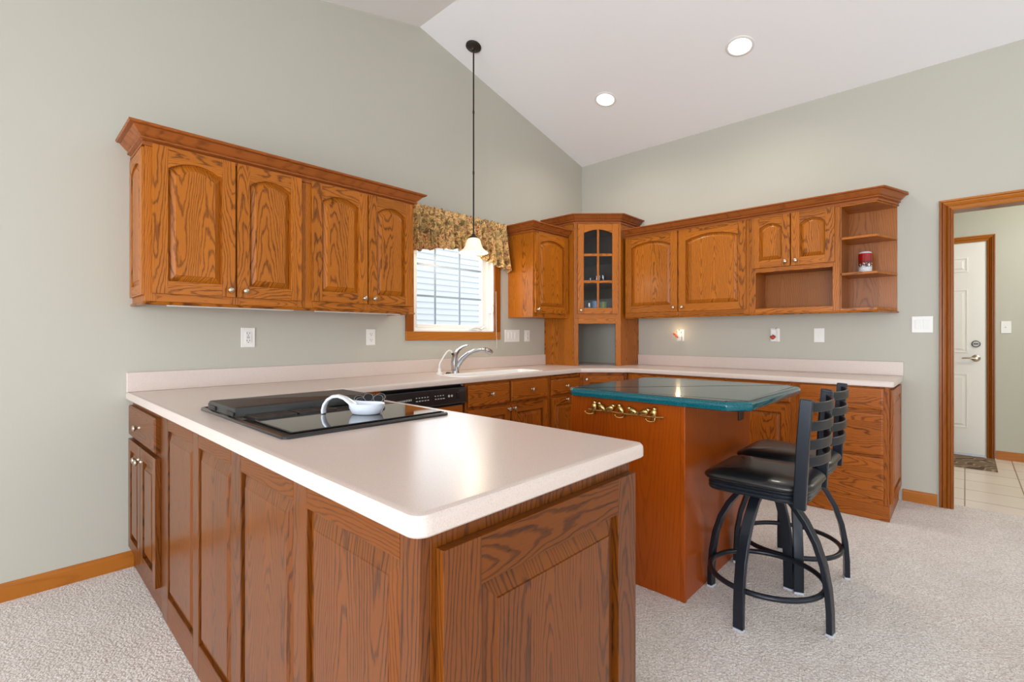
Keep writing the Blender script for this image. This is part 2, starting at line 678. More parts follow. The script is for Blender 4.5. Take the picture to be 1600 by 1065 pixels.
# ------------------------------------------------------------------ joinery
def knob(parent, x, z, y, mat='nickel'):
    mb = MB()
    mb.lathe([(0.009, 0.0), (0.009, 0.003), (0.0055, 0.006), (0.005, 0.012), (0.009, 0.016), (0.0145, 0.020), (0.0155, 0.024), (0.012, 0.029), (0.004, 0.031)],
             16, 0, (x, y, z), '-y')
    return mb.build('knob', mat, parent, smooth=50)


def arch_loop(x0, x1, z0, zs, rise, d, n=14):
    """Outline with an arched top; d insets it."""
    a, b = x0 + d, x1 - d
    pts = [(a, z0 + d), (b, z0 + d)]
    if rise <= 0:
        return pts + [(b, zs - d), (a, zs - d)]
    w = b - a
    for i in range(n + 1):
        t = i / n
        x = b - w * t
        s = 2 * t - 1
        pts.append((x, zs - d + rise * (1 - s * s)))
    return pts


def make_door(parent, x0, x1, z0, z1, y, arch=0.0, kn=None, t=0.021, fw=0.062, name='door', rz=0.0, loc=None, groove=0.016, bevelw=0.032, mats=('oak_z', 'oak_x'), glazed=False, label=None, topw=None):
    w, h = x1 - x0, z1 - z0
    mb = MB()
    zt = h - (topw or fw) - arch
    mb.box(0, fw, -t, 0, 0, h, 0)
    mb.box(w - fw, w, -t, 0, 0, h, 0)
    mb.box(fw, w - fw, -t, 0, 0, fw, 1)
    lp = arch_loop(fw, w - fw, 0, zt, arch, 0)[2:]
    poly = [(fw, h)] + lp[::-1] + [(w - fw, h)]
    mb.prism(poly, 'xz', -t, 0, 1)
    if not glazed:
        mb.box(fw * 0.8, w - fw * 0.8, -t * 0.15, -0.001, fw * 0.8, h - fw * 0.8, 0)
    o = mb.build(name, list(mats), parent, bevel=0.0035, loc=loc or (x0, y, z0), rot=(0, 0, rz))
    if label:
        o['label'] = label
    if not glazed:
        pb = MB()
        L = [arch_loop(fw, w - fw, fw, zt, arch, d) for d in (0.001, 0.007, bevelw, bevelw + 0.0015)]
        D = (-t + groove + 0.004, -t + groove, -t + 0.0045, -t + 0.0012)
        pb.loft([[(p[0], dd, p[1]) for p in lp] for lp, dd in zip(L, D)], 0, False, True)
        q = pb.build('raised_panel', mats[0], o, smooth=12)
    if kn:
        knob(o, kn[0] - x0, kn[1] - z0, -t)
    return o


def drawer(parent, x0, x1, z0, z1, y, kn=None, t=0.021, mat='mid_x', name='drawer', loc=None, rz=0.0):
    w, h = x1 - x0, z1 - z0
    mb = MB()
    lo = [(0, 0), (w, 0), (w, h), (0, h)]
    ins = lambda d: [(d, d), (w - d, d), (w - d, h - d), (d, h - d)]
    mb.loft([[(p[0], dd, p[1]) for p in lp] for lp, dd in ((lo, 0), (lo, -t + 0.006), (ins(0.006), -t + 0.001), (ins(0.012), -t))], 0)
    o = mb.build(name, mat, parent, loc=loc or (x0, y, z0), rot=(0, 0, rz))
    if kn:
        knob(o, kn[0] - x0, kn[1] - z0, -t)
    return o


def face_frame(parent, x0, x1, z0, z1, y, stiles, rails, t=0.019, mats=('oak_z', 'oak_x')):
    """stiles [(xa,xb)], rails [(za,zb,xa,xb)] in front of plane y."""
    mb = MB()
    for a, b in stiles:
        mb.box(a, b, y - t, y, z0, z1, 0)
    for za, zb, xa, xb in rails:
        mb.box(xa, xb, y - t, y, za, zb, 1)
    return mb.build('face_frame', list(mats), parent, bevel=0.001)


R90 = -PI / 2
G = 0.0006

# ================================================================== ROOM SHELL
RIDGE_X, RIDGE_Z, Z0, SL = -2.247, 3.685, 3.135, 0.2448
XL, YF = -8.5, -7.5


def cz(x):
    return Z0 + SL * (-x) if x > RIDGE_X else RIDGE_Z + SL * (x - RIDGE_X)


# floor carpet
mb = MB()
mb.box(XL, 0.0, YF, 0.0, -0.05, 0.0)
mb.box(0.0, 0.13, -3.96, -3.12, -0.05, 0.0)
structure(mb.build('floor', 'carpet'))
mb = MB()
mb.box(0.131, 2.15, -5.2, -1.9, -0.05, -0.002)
structure(mb.build('floor_hall', 'tile'))

# wall behind the sink (gable) with the window opening
WX0, WX1, WZ0, WZ1 = -2.315, -1.413, 1.243, 2.13
mb = MB()
T = 0.16
mb.prism([(XL, 0), (WX0, 0), (WX0, cz(WX0)), (RIDGE_X - 0.4, cz(RIDGE_X - 0.4)), (XL, cz(XL))], 'xz', 0, T)
mb.prism([(WX1, 0), (T, 0), (T, Z0), (0, Z0), (WX1, cz(WX1))], 'xz', 0, T)
mb.prism([(WX0, 0), (WX1, 0), (WX1, WZ0), (WX0, WZ0)], 'xz', 0, T)
mb.prism([(WX0, WZ1), (WX1, WZ1), (WX1, cz(WX1)), (RIDGE_X, RIDGE_Z), (WX0, cz(WX0))], 'xz', 0, T)
structure(mb.build('wall_left', 'wall'))
# wall with the doorway
DY0, DY1, DZ = -3.118, -3.96, 2.096
mb = MB()
T2 = 0.13
mb.box(0, T2, DY0, 0, 0, Z0 + 0.05)
mb.box(0, T2, YF, DY1, 0, Z0 + 0.05)
mb.box(0, T2, DY1, DY0, DZ, Z0 + 0.05)
structure(mb.build('wall_right', 'wall'))


def wall_open(name, axis, pos, t, a0, a1, top, holes):
    mb = MB()
    cuts = sorted(holes)
    def bx(a, b, z0, z1):
        if axis == 'x':
            mb.box(pos - t, pos, a, b, z0, z1)
        else:
            mb.box(a, b, pos - t, pos, z0, z1)
    cur = a0
    for h0, h1, z0, z1 in cuts:
        bx(cur, h0, 0, top)
        bx(h0, h1, 0, z0)
        bx(h0, h1, z1, top)
        cur = h1
    bx(cur, a1, 0, top)
    return structure(mb.build(name, 'wall'))


wall_open('wall_back', 'x', XL, 0.16, YF, 0, cz(XL) + 0.02, [(-6.3, -4.1, 0.35, 2.05), (-3.4, -1.2, 0.35, 2.05)])
mb = MB()
for a, b in ((XL, -6.75), (-4.45, -3.55), (-1.25, 0.0)):
    ys = [a] + ([RIDGE_X] if a < RIDGE_X < b else []) + [b]
    mb.prism([(a, 0), (b, 0)] + [(q, cz(q)) for q in ys[::-1]], 'xz', YF - 0.16, YF)
for a, b in ((-6.75, -4.45), (-3.55, -1.25)):
    ys = [a] + ([RIDGE_X] if a < RIDGE_X < b else []) + [b]
    mb.prism([(a, 0), (b, 0), (b, 0.45), (a, 0.45)], 'xz', YF - 0.16, YF)
    mb.prism([(a, 2.25), (b, 2.25)] + [(q, cz(q)) for q in ys[::-1]], 'xz', YF - 0.16, YF)
structure(mb.build('wall_front', 'wall'))
# vaulted ceiling
mb = MB()
q = 0.12
mb.prism([(XL - q, cz(XL - q)), (RIDGE_X, RIDGE_Z), (T2, cz(T2)), (T2, cz(T2) + q), (RIDGE_X, RIDGE_Z + q), (XL - q, cz(XL - q) + q)], 'xz', YF - 0.16, 0.16)
structure(mb.build('ceiling', 'ceil'))
# hall shell
mb = MB()
mb.box(2.15, 2.27, -5.2, -1.9, 0, 2.86)
structure(mb.build('wall_hall', 'hall_wall'))
mb = MB()
mb.box(0.13, 2.15, -1.9, -1.78, 0, 2.86)
mb.box(0.13, 2.15, -5.32, -5.2, 0, 2.86)
structure(mb.build('wall_hall_side', 'hall_wall'))
mb = MB()
mb.box(0.13, 2.15, -5.2, -1.9, 2.8, 2.86)
structure(mb.build('ceiling_hall', 'ceil'))
hl = bpy.data.lights.new('hall_fill_light', 'POINT')  # unseen point lamp added to brighten the hall, no fixture built
hl.energy = 36
hl.color = (1.0, 0.97, 0.93)
hl.shadow_soft_size = 0.15
ho = bpy.data.objects.new('hall_fill_light', hl)
COL.objects.link(ho)
ho.location = (1.1, -4.4, 2.25)

# baseboards
BB = [(0, 0), (0.012, 0), (0.012, 0.066), (0.008, 0.078), (0.004, 0.083), (0, 0.083)]


def baseboard(name, path, mat):
    mb = MB()
    sweep(mb, path, BB)
    return structure(mb.build(name, mat))


baseboard('baseboard_left', [(-4.0745, 0), (XL, 0)], 'pine_x').scale = (1, 1, 1)
for o in [bpy.data.objects['baseboard_left']]:
    me = o.data
    for v in me.vertices:
        v.co.y = -abs(v.co.y)
baseboard('baseboard_right', [(0, -2.853), (0, -3.045)], 'pine_y')
baseboard('baseboard_hall', [(2.15, -3.409), (2.15, -5.2)], 'pine_y')
baseboard('baseboard_right_far', [(0, -4.04), (0, YF)], 'pine_y')

# door casing profile around openings
CAS = [(0.0, 0), (0.0, 0.008), (0.010, 0.014), (0.014, 0.014), (0.016, 0.007), (0.026, 0.010), (0.032, 0.017), (0.036, 0.010), (0.050, 0.019), (0.056, 0.019), (0.058, 0.013), (0.062, 0.020), (0.074, 0.020), (0.076, 0.0)]


def casing(name, y_in0, y_in1, ztop, xface, mats=('pine_z', 'pine_y'), left=True, right=True, wmul=1.0, zbot=0.0):
    """Casing on a wall facing -X. y_in0 > y_in1. CAS: (distance from the opening, proud)."""
    mb = MB()
    path = [(y_in0, zbot, 1, 0), (y_in0, ztop, 1, 1), (y_in1, ztop, -1, 1), (y_in1, zbot, -1, 0)]
    rows = []
    for y, z, sy, sz in path:
        rows.append([mb.bm.verts.new((xface - pr, y + sy * d * wmul, z + sz * d * wmul)) for d, pr in CAS])
    n = len(CAS)
    for i in range(3):
        for j in range(n):
            mb.bm.faces.new((rows[i][j], rows[i][(j + 1) % n], rows[i + 1][(j + 1) % n], rows[i + 1][j])).material_index = 1 if i == 1 else 0
    mb.bm.faces.new(rows[0])
    mb.bm.faces.new(rows[-1][::-1])
    return structure(mb.build(name, list(mats), smooth=20))


casing('trim_1', -3.130, -3.948, 2.083, 0.0)
mb = MB()
mb.box(-0.001, T2 + 0.001, -3.130, DY0, 0, 2.083)
mb.box(-0.001, T2 + 0.001, DY1, -3.948, 0, 2.083)
mb.box(-0.001, T2 + 0.001, DY1, DY0, 2.083, 2.0955)
structure(mb.build('trim_2', 'pine_z'))
casing('trim_3', -2.51, -3.343, 2.150, 2.15, wmul=0.8)

# hall door (steel six panel) with lever and deadbolt
mb = MB()
DX = 2.135
mb.box(DX, DX + 0.014, -3.331, -2.522, 0.02, 2.140)
dr = mb.build('door_1', 'white_paint', loc=(DX, -2.93, 0.02))
structure(dr)
mb = MB()
for ya, yb in ((-3.21, -2.985), (-2.865, -2.64)):
    for za, zb in ((0.275, 0.83), (1.035, 1.68), (1.85, 2.0)):
        lp = lambda d: [(ya + d, za + d), (yb - d, za + d), (yb - d, zb - d), (ya + d, zb - d)]
        mb.loft([[(dx, p[0], p[1]) for p in lp(d)] for d, dx in ((0, DX + 0.002), (0.004, DX - 0.006), (0.014, DX - 0.006), (0.018, DX - 0.001), (0.030, DX - 0.001), (0.045, DX - 0.007))], 0, False, True)
for v in mb.bm.verts:
    v.co -= Vector((DX, -2.93, 0.02))
mb.build('panel_moulding', 'white_paint', dr, smooth=15)
mb = MB()
mb.lathe([(0.034, 0), (0.034, 0.006), (0.024, 0.012), (0.012, 0.016), (0.012, 0.045), (0.001, 0.046)], 20, 0, (0, -3.267 + 2.93, 0.985 - 0.02), '-x')
mb.tube([(-0.042, -0.337, 0.965), (-0.046, -0.30, 0.967), (-0.044, -0.26, 0.966), (-0.040, -0.235, 0.963)], [0.010, 0.009, 0.007, 0.006], 10)
mb.build('door_handle', 'nickel', dr, smooth=50)
mb = MB()
mb.lathe([(0.034, 0), (0.034, 0.010), (0.030, 0.012), (0.026, 0.008), (0.001, 0.008)], 24, 0, (0, -0.337, 1.128 - 0.02), '-x')
db = mb.build('deadbolt', plain('dark_nickel', rgb(120, 116, 108), 0.35, 1.0), dr, smooth=40)
mb = MB()
mb.box(-0.018, -0.008, -0.356, -0.318, 1.103, 1.113)
mb.build('thumb_turn', 'bronze', db, bevel=0.003)
mb = MB()
mb.box(2.095, 2.149, -3.331, -2.522, 0.0, 0.022)
structure(mb.build('trim_4', plain('aluminium_threshold', rgb(200, 205, 212), 0.35, 0.7)))

# kitchen window
mb = MB()
xa, xb, za, zb, cw = WX0, WX1, WZ0, WZ1, 0.072
for bxs in ((xa - cw, xb + cw, za - cw, za), (xa - cw, xb + cw, zb, zb + cw)):
    mb.box(bxs[0], bxs[1], -0.016, -0.0005, bxs[2], bxs[3], 0)
mb.box(xa - cw, xa, -0.016, -0.0005, za, zb, 1)
mb.box(xb, xb + cw, -0.016, -0.0005, za, zb, 1)
win = structure(mb.build('window_1', ['pine_x', 'pine_z'], bevel=0.003))
mb = MB()
mb.box(xa, xa + 0.012, 0.0, 0.15, za, zb)
mb.box(xb - 0.012, xb, 0.0, 0.15, za, zb)
mb.box(xa, xb, 0.0, 0.15, za, za + 0.012)
mb.box(xa, xb, 0.0, 0.15, zb - 0.012, zb)
f0, f1, fz = -2.27, -1.455, 1.275
mb.box(xa + 0.012, f0, 0.035, 0.12, za + 0.012, zb - 0.012)
mb.box(f1, xb - 0.012, 0.035, 0.12, za + 0.012, zb - 0.012)
mb.box(f0, f1, 0.035, 0.12, za + 0.012, fz)
mb.build('window_frame', 'vinyl', win, bevel=0.002)
s0, s1, sz = -2.232, -1.505, 1.305
mb = MB()
mb.box(f0 + 0.001, s0, 0.06, 0.10, fz + 0.001, zb - 0.03)
mb.box(s1, f1 - 0.001, 0.06, 0.10, fz + 0.001, zb - 0.03)
mb.box(s0, s1, 0.06, 0.10, fz + 0.001, sz)
mb.box(s0, s1, 0.06, 0.10, zb - 0.075, zb - 0.03)
mb.build('sash', 'vinyl', win, bevel=0.003)
mb = MB()
mb.box(s0, s1, 0.082, 0.086, sz, zb - 0.075)
mb.build('pane', 'pane', win)
mb = MB()
for gx in (-2.035, -1.765):
    mb.box(gx - 0.008, gx + 0.008, 0.074, 0.081, sz, zb - 0.075)
for gz in (1.54, 1.80):
    mb.box(s0, s1, 0.0735, 0.0805, gz - 0.008, gz + 0.008)
mb.build('grille', plain('grey_grille', rgb(140, 158, 178), 0.4), win)
mb = MB()
mb.box(-1.72, -1.60, 0.012, 0.036, za + 0.013, za + 0.034)
mb.tube([(-1.69, 0.0, za + 0.030), (-1.66, -0.012, za + 0.042), (-1.62, -0.016, za + 0.038), (-1.59, -0.014, za + 0.020), (-1.57, -0.012, za + 0.030), (-1.555, -0.012, za + 0.045)], [0.010, 0.013, 0.010, 0.007, 0.008, 0.007], 10)
mb.build('crank_handle', 'vinyl', win, smooth=50)
mb = MB()
mb.box(-1.445, -1.425, 0.005, 0.036, 1.42, 1.50)
mb.tube([(-1.435, 0.0, 1.49), (-1.435, -0.012, 1.46), (-1.437, -0.006, 1.41)], 0.007, 8)
mb.build('latch', 'vinyl', win, smooth=50)
mb = MB()
mb.tube([(-1.405, -0.02, 1.62), (-1.405, -0.022, 1.30), (-1.400, -0.024, 1.17), (-1.398, -0.022, 1.09)], 0.0016, 6)
mb.build('blind_cord', 'white', win)

# neighbouring house seen through the window: lap siding
mb = MB()
prof = []
z = -0.3
while z < 5.0:
    prof += [(-0.018, z), (0.0, z + 0.105)]
    z += 0.105
rows = []
for x in (-7.0, 7.0):
    rows.append([(x, 3.6 + p[0], p[1]) for p in prof] + [(x, 3.8, 5.0), (x, 3.8, -0.3)])
mb.loft(rows, 0)
h = mb.build('neighboring_house', 'siding', loc=(0, 3.6, -0.3))
tag(h, 'pale blue house wall of horizontal lap siding outside the sink window', 'house')
structure(h)
mb = MB()
mb.box(-9, 9, 0.2, 3.55, -0.4, -0.3)
structure(mb.build('ground', plain('lawn', rgb(150, 150, 146), 0.9)))

# ================================================================== WALL CABINETS, SINK WALL
ZB, ZT = 1.375, 2.15
FY = -0.312


def upper_unit(name, label, x0, x1, doors, arch=0.042, loc=(0, 0, 0), rz=0, zb=ZB, zt=ZT, light_rail=True, group=None, ff=None, label_knob=None):
    r = root(name, label, 'wall cabinet', (loc[0], loc[1], zb), rz, group)
    mb = MB()
    mb.box(x0 + G, x1 - G, FY + 0.019, -0.001, 0, zt - zb)
    mb.build('body', 'oak_z', r)
    zz0, zz1 = doors[0][2] - zb, doors[0][3] - zb
    xs = [(x0 + G, doors[0][0] + 0.02), (doors[-1][1] - 0.02, x1 - G)]
    face_frame(r, x0, x1, 0, zt - zb, FY + 0.019, xs + ([(doors[0][1] - 0.02, doors[1][0] + 0.02)] if len(doors) > 1 else []),
               [(a, b, c, d) for a, b in ((0, zz0 + 0.015), (zz1 - 0.02, zt - zb))
                for c, d in ([(xs[0][1], doors[0][1] - 0.02), (doors[1][0] + 0.02, xs[1][0])] if len(doors) > 1 else [(xs[0][1], xs[1][0])])])
    for d in doors:
        kn = (d[4], d[5] - zb) if len(d) > 4 else None
        make_door(r, d[0], d[1], d[2] - zb, d[3] - zb, FY - 0.0005, arch, kn)
    return r


u1 = upper_unit('wall_cabinet', 'honey oak wall cabinet at the left end of the sink wall, two arched doors', -4.08, -3.305,
                [(-4.052, -3.690, 1.414, 2.136, -3.716, 1.450), (-3.680, -3.334, 1.414, 2.136, -3.642, 1.450)])
# arched raised panel on the exposed end
make_door(u1, 0, 0.306, 0.03, 0.742, 0, 0.03, None, name='end_panel', loc=(-4.0802, -0.003, 0.03), rz=R90, fw=0.05, t=0.012, groove=0.0095, bevelw=0.024)
u2 = upper_unit('wall_cabinet', 'honey oak wall cabinet left of the window, two narrow arched doors', -3.305, -2.53,
                [(-3.272, -2.904, 1.417, 2.136, -2.931, 1.452), (-2.895, -2.548, 1.417, 2.136, -2.858, 1.452)])
crown('crown_moulding', 'stepped oak crown moulding along the top of the long left wall cabinets', [(-4.08, -0.001), (-4.08, FY), (-2.53, FY), (-2.53, -0.001)], 2.124, 0.3)
mb = MB()
sweep(mb, [(-4.08, -0.001), (-4.08, FY), (-2.53, FY), (-2.53, -0.001)], [(-0.02, 1.374), (-0.02, 1.362), (0.004, 1.360), (0.010, 1.366), (0.004, 1.374)], [1, 0, 1])
tag(mb.build('light_rail', ['oak_x', 'oak_y'], smooth=25, loc=(-4.08, FY, 1.36)), 'thin oak rail moulding under the long left wall cabinets', 'moulding')
for i, (a, b, lb) in enumerate(((-3.98, -3.36, 'white under-cabinet light strip below the leftmost wall cabinet'), (-3.22, -2.62, 'white under-cabinet light strip below the cabinet beside the window'))):
    mb = MB()
    mb.box(a, b, -0.285, -0.245, 1.356, 1.3745)
    tag(mb.build('light_strip', 'white', bevel=0.003, loc=(a, -0.265, 1.356)), lb, 'light', 'under-cabinet light strips')

# single door cabinet right of the window
u3 = upper_unit('wall_cabinet', 'single door oak wall cabinet between the window and the corner cabinet', -1.222, -0.678,
                [(-1.205, -0.714, 1.420, 2.168, -1.178, 1.452)], zb=1.382, zt=2.165)
crown('crown_moulding', 'oak crown moulding on the single door cabinet right of the window', [(-1.222, -0.001), (-1.222, FY), (-0.69, FY)], 2.160, 0.3, h=0.95, out=0.85)

# ================================================================== CORNER CABINET
PA, PB = Vector((-0.676, -0.372)), Vector((-0.365, -0.712))
ux = (PB - PA).normalized()
DIAG = math.atan2(ux.y, ux.x)
DW = (PB - PA).length
nx = Vector((ux.y, -ux.x))   # outward, towards the camera
cc = root('corner_cabinet', 'tall diagonal oak corner cabinet with glass door above an open garage', 'corner cabinet', (0, 0, 0.9145))
zc = 0.9145
B0, B1 = 1.378 - zc, 2.325 - zc
t = 0.018
poly = [(-0.001, -0.001), (-0.001, PB.y), (PB.x, PB.y), (PA.x, PA.y), (PA.x, -0.001)]
mb = MB()
mb.prism([(PA.x, -0.001), (PA.x, PA.y), (PA.x + t, PA.y), (PA.x + t, -0.001)], 'xy', 0, B1)
mb.build('side_panel', 'oak_z', cc)
mb = MB()
mb.prism([(-0.001, PB.y), (PB.x, PB.y), (PB.x, PB.y + t), (-0.001, PB.y + t)], 'xy', 0, B1)
mb.build('side_panel', 'oak_z', cc)
inn = [(-0.002, -0.002), (-0.002, PB.y + t), (PB.x + 0.005, PB.y + t), (PA.x + t, PA.y + 0.005), (PA.x + t, -0.002)]
for nm, a, b, m_ in (('bottom_board', B0, B0 + 0.02, 'oak_x'), ('shelf', 1.722 - zc, 1.738 - zc, 'inner_oak'), ('shelf', 1.992 - zc, 2.006 - zc, 'inner_oak'), ('top_board', B1 - 0.02, B1, 'oak_x')):
    mb = MB()
    mb.prism(inn, 'xy', a, b)
    mb.build(nm, m_, cc)
mb = MB()
mb.box(PA.x + t, -0.003, -0.012, -0.003, B0 + 0.02, B1 - 0.02)
mb.box(-0.012, -0.003, PB.y + t, -0.012, B0 + 0.02, B1 - 0.02)
mb.build('back_panel', 'inner_oak', cc)
# front frame in diagonal local space
mb = MB()
tt = 0.02
mb.box(0.0, 0.044, -tt, 0, B0, B1, 0)
mb.box(DW - 0.044, DW, -tt, 0, B0, B1, 0)
mb.box(0.044, DW - 0.044, -tt, 0, B0, B0 + 0.055, 1)
mb.box(0.044, DW - 0.044, -tt, 0, B1 - 0.05, B1, 1)
mb.box(0.0, 0.045, -tt, 0, 0, B0, 0)
mb.box(DW - 0.050, DW, -tt, 0, 0, B0, 0)
mb.box(0.045, DW - 0.050, -tt, 0, B0 - 0.05, B0, 1)
mb.build('face_frame', ['oak_z', 'oak_x'], cc, loc=(PA.x, PA.y, 0), rot=(0, 0, DIAG), bevel=0.0015)
g0, g1, gz0, gz1 = 0.038, DW - 0.030, 1.424 - zc, 2.305 - zc
pos = PA + ux * g0 + nx * (tt + 0.0005)
gd = make_door(cc, 0, g1 - g0, gz0, gz1, 0, 0.035, (0.030, gz0 + 0.035), glazed=True, rz=DIAG, loc=(pos.x, pos.y, gz0), fw=0.058)
gd['label'] = 'arched door with six glass lights'
w, h = g1 - g0, gz1 - gz0
mb = MB()
mb.box(w / 2 - 0.011, w / 2 + 0.011, -0.021, -0.006, 0.058, h - 0.058, 0)
for zz in (1.738 - 1.424, 2.000 - 1.424):
    mb.box(0.058, w - 0.058, -0.0205, -0.0055, zz - 0.013, zz + 0.013, 1)
mb.build('muntin_bars', ['oak_z', 'oak_x'], gd, bevel=0.003)
mb = MB()
mb.box(0.05, w - 0.05, -0.0045, -0.001, 0.05, h - 0.05)
mb.build('pane', 'cab_glass', gd)
crown('crown_moulding', 'oak crown moulding wrapping the top of the diagonal corner cabinet',
      [(PA.x, -0.001), (PA.x, PA.y - 0.018), (PB.x - 0.018, PB.y), (-0.001, PB.y)], 2.312, 0.3, h=0.93, out=0.95)

# glassware behind the glass door
for i, (s, dn, zz, hgt, rr, lb) in enumerate(((0.02, 0.12, 1.7385, 0.075, 0.024, 'clear small tumbler behind the left middle pane of the corner cabinet'),
                                              (0.055, 0.17, 1.7385, 0.085, 0.022, 'clear tall tumbler behind the right middle pane, beside the muntin'),
                                              (0.085, 0.12, 1.7385, 0.080, 0.023, 'clear tumbler behind the right middle pane, nearest the door edge'),
                                              (-0.045, 0.13, 1.7385, 0.055, 0.02, 'clear short glass furthest left on the middle shelf of the corner cabinet'),
                                              (-0.06, 0.10, 1.3985, 0.14, 0.03, 'tall clear glass left of the blue cup in the corner cabinet'))):
    c0 = Vector((-0.513, -0.535)) + ux * s - nx * dn
    mb = MB()
    mb.lathe([(rr * 0.82, 0), (rr * 0.9, 0.004), (rr, hgt), (rr - 0.002, hgt), (rr * 0.8, 0.008), (0.001, 0.008)], 20, 0, (c0.x, c0.y, zz), cap=True)
    tag(mb.build('drinking_glass', 'tumbler', smooth=40, loc=(c0.x, c0.y, zz)), lb, 'glass', 'glassware in the corner cabinet')
for s, cm, lb in ((0.0, (120, 168, 208), 'light blue cup behind the lower panes of the corner cabinet'), (0.075, (140, 160, 30), 'lime green cup behind the lower right pane of the corner cabinet')):
    c0 = Vector((-0.513, -0.535)) + ux * (s + 0.005) - nx * 0.09
    mb = MB()
    mb.lathe([(0.030, 0), (0.033, 0.01), (0.036, 0.150 + (0.008 if s == 0 else 0)), (0.033, 0.150 + (0.008 if s == 0 else 0)), (0.029, 0.012), (0.001, 0.012)], 24, 0, (c0.x, c0.y, 1.3985))
    tag(mb.build('cup', plain('cup_glaze_%d' % cm[0], rgb(*cm), 0.35), smooth=40, loc=(c0.x, c0.y, 1.3985)), lb, 'cup')

# ================================================================== WALL CABINETS, DOORWAY WALL  (local x = -world y)
ZB2, ZT2 = 1.392, 2.185
v1 = upper_unit('wall_cabinet', 'oak wall cabinet right of the corner cabinet, two wide arched doors', 0.735, 1.887,
                [(0.752, 1.276, 1.432, 2.166, 1.246, 1.468), (1.292, 1.866, 1.432, 2.166, 1.326, 1.468)], rz=R90, zb=ZB2, zt=ZT2)
v2 = root('wall_cabinet', 'oak wall cabinet with two small arched doors over an open cubby', 'wall cabinet', (0, 0, ZB2), R90)
x0, x1, H2 = 1.887 + G, 2.515, ZT2 - ZB2
n0, n1, m0, m1 = 1.937, 2.470, 1.430 - ZB2, 1.722 - ZB2
mb = MB()
mb.box(x0, x1, FY + 0.019, -0.001, m1 + 0.01, H2)
mb.box(x0, x1, FY + 0.019, -0.001, 0, m0)
mb.box(x0, n0 - 0.01, FY + 0.019, -0.001, m0, m1 + 0.01)
mb.box(n1 + 0.01, x1, FY + 0.019, -0.001, m0, m1 + 0.01)
mb.build('body', 'oak_z', v2)
mb = MB()
mb.box(n0 - 0.01, n1 + 0.01, -0.012, -0.002, m0, m1 + 0.01)
mb.build('cubby_back', 'ply_z', v2)
face_frame(v2, x0, x1, 0, H2, FY + 0.019, [(x0, n0), (n1, x1)], [(0, m0, n0, n1), (m1, 1.775 - ZB2, n0, n1), (2.15 - ZB2, H2, n0, n1)])
for d in ((1.912, 2.191, 1.757, 2.166, 2.160, 1.790), (2.199, 2.484, 1.757, 2.166, 2.232, 1.790)):
    make_door(v2, d[0], d[1], d[2] - ZB2, d[3] - ZB2, FY - 0.0005, 0.035, (d[4], d[5] - ZB2), fw=0.058, bevelw=0.028)
# open end shelves
v3 = root('open_shelf_unit', 'open oak end shelf unit with angled front at the right end of the cabinets', 'shelf unit', (0, 0, ZB2), R90)
SP = [(2.5155, -0.001), (2.5155, FY), (2.735, FY), (2.822, -0.05), (2.822, -0.001)]
for nm, a, b in (('bottom_board', 0.0, 0.02), ('shelf', 1.652 - ZB2, 1.670 - ZB2), ('shelf', 1.914 - ZB2, 1.932 - ZB2), ('top_board', H2 - 0.03, H2)):
    mb = MB()
    mb.prism(SP if 'board' in nm else [(p[0], max(p[1], FY + 0.004) if p[1] < -0.2 else p[1]) for p in SP], 'xy', a, b)
    mb.build(nm, 'oak_x', v3, bevel=0.002)
mb = MB()
mb.box(2.516, 2.822, -0.014, -0.0015, 0.02, H2 - 0.03)
mb.build('back_panel', 'ply_z', v3)
mb = MB()
mb.box(2.516, 2.524, FY + 0.004, -0.014, 0.02, H2 - 0.03)
mb.build('side_panel', 'ply_z', v3)
CP = [(-0.006, -0.735)] if False else None
crown('crown_moulding', 'oak crown moulding along the cabinets and angled shelf end of the doorway wall',
      [(FY, -0.735), (FY, -2.735), (-0.05, -2.822), (-0.001, -2.822)], 2.166, 0.3, h=0.90, out=0.95)
mb = MB()
sweep(mb, [(FY, -0.737), (FY, -2.735), (-0.05, -2.822), (-0.001, -2.822)], [(-0.02, 1.391), (-0.02, 1.380), (0.004, 1.377), (0.012, 1.383), (0.004, 1.391)], [1, 1, 0])
tag(mb.build('light_rail', ['oak_x', 'oak_y'], smooth=25, loc=(FY, -1.7, 1.38)), 'thin oak rail moulding under the cabinets of the doorway wall', 'moulding')

# red stein on the middle shelf
st = root('beer_stein', 'red and snowy white ceramic stein on the open end shelf', 'stein', (-0.16, -2.648, 1.6703))
mb = MB()
mb.lathe([(0.043, 0), (0.045, 0.003), (0.045, 0.008), (0.042, 0.012), (0.042, 0.143), (0.040, 0.146), (0.001, 0.146)], 32)
mb.build('body', 'stein', st, smooth=40)
mb = MB()
mb.lathe([(0.0405, 0.1465), (0.0415, 0.149), (0.038, 0.155), (0.030, 0.160), (0.001, 0.162)], 32)
mb.build('rim', 'ceramic', st, smooth=50)
mb = MB()
mb.tube([(0.040, 0.010, 0.11), (0.066, 0.014, 0.112), (0.076, 0.016, 0.085), (0.070, 0.015, 0.050), (0.040, 0.010, 0.035)], 0.006, 10)
mb.build('handle', 'ceramic', st, smooth=50)

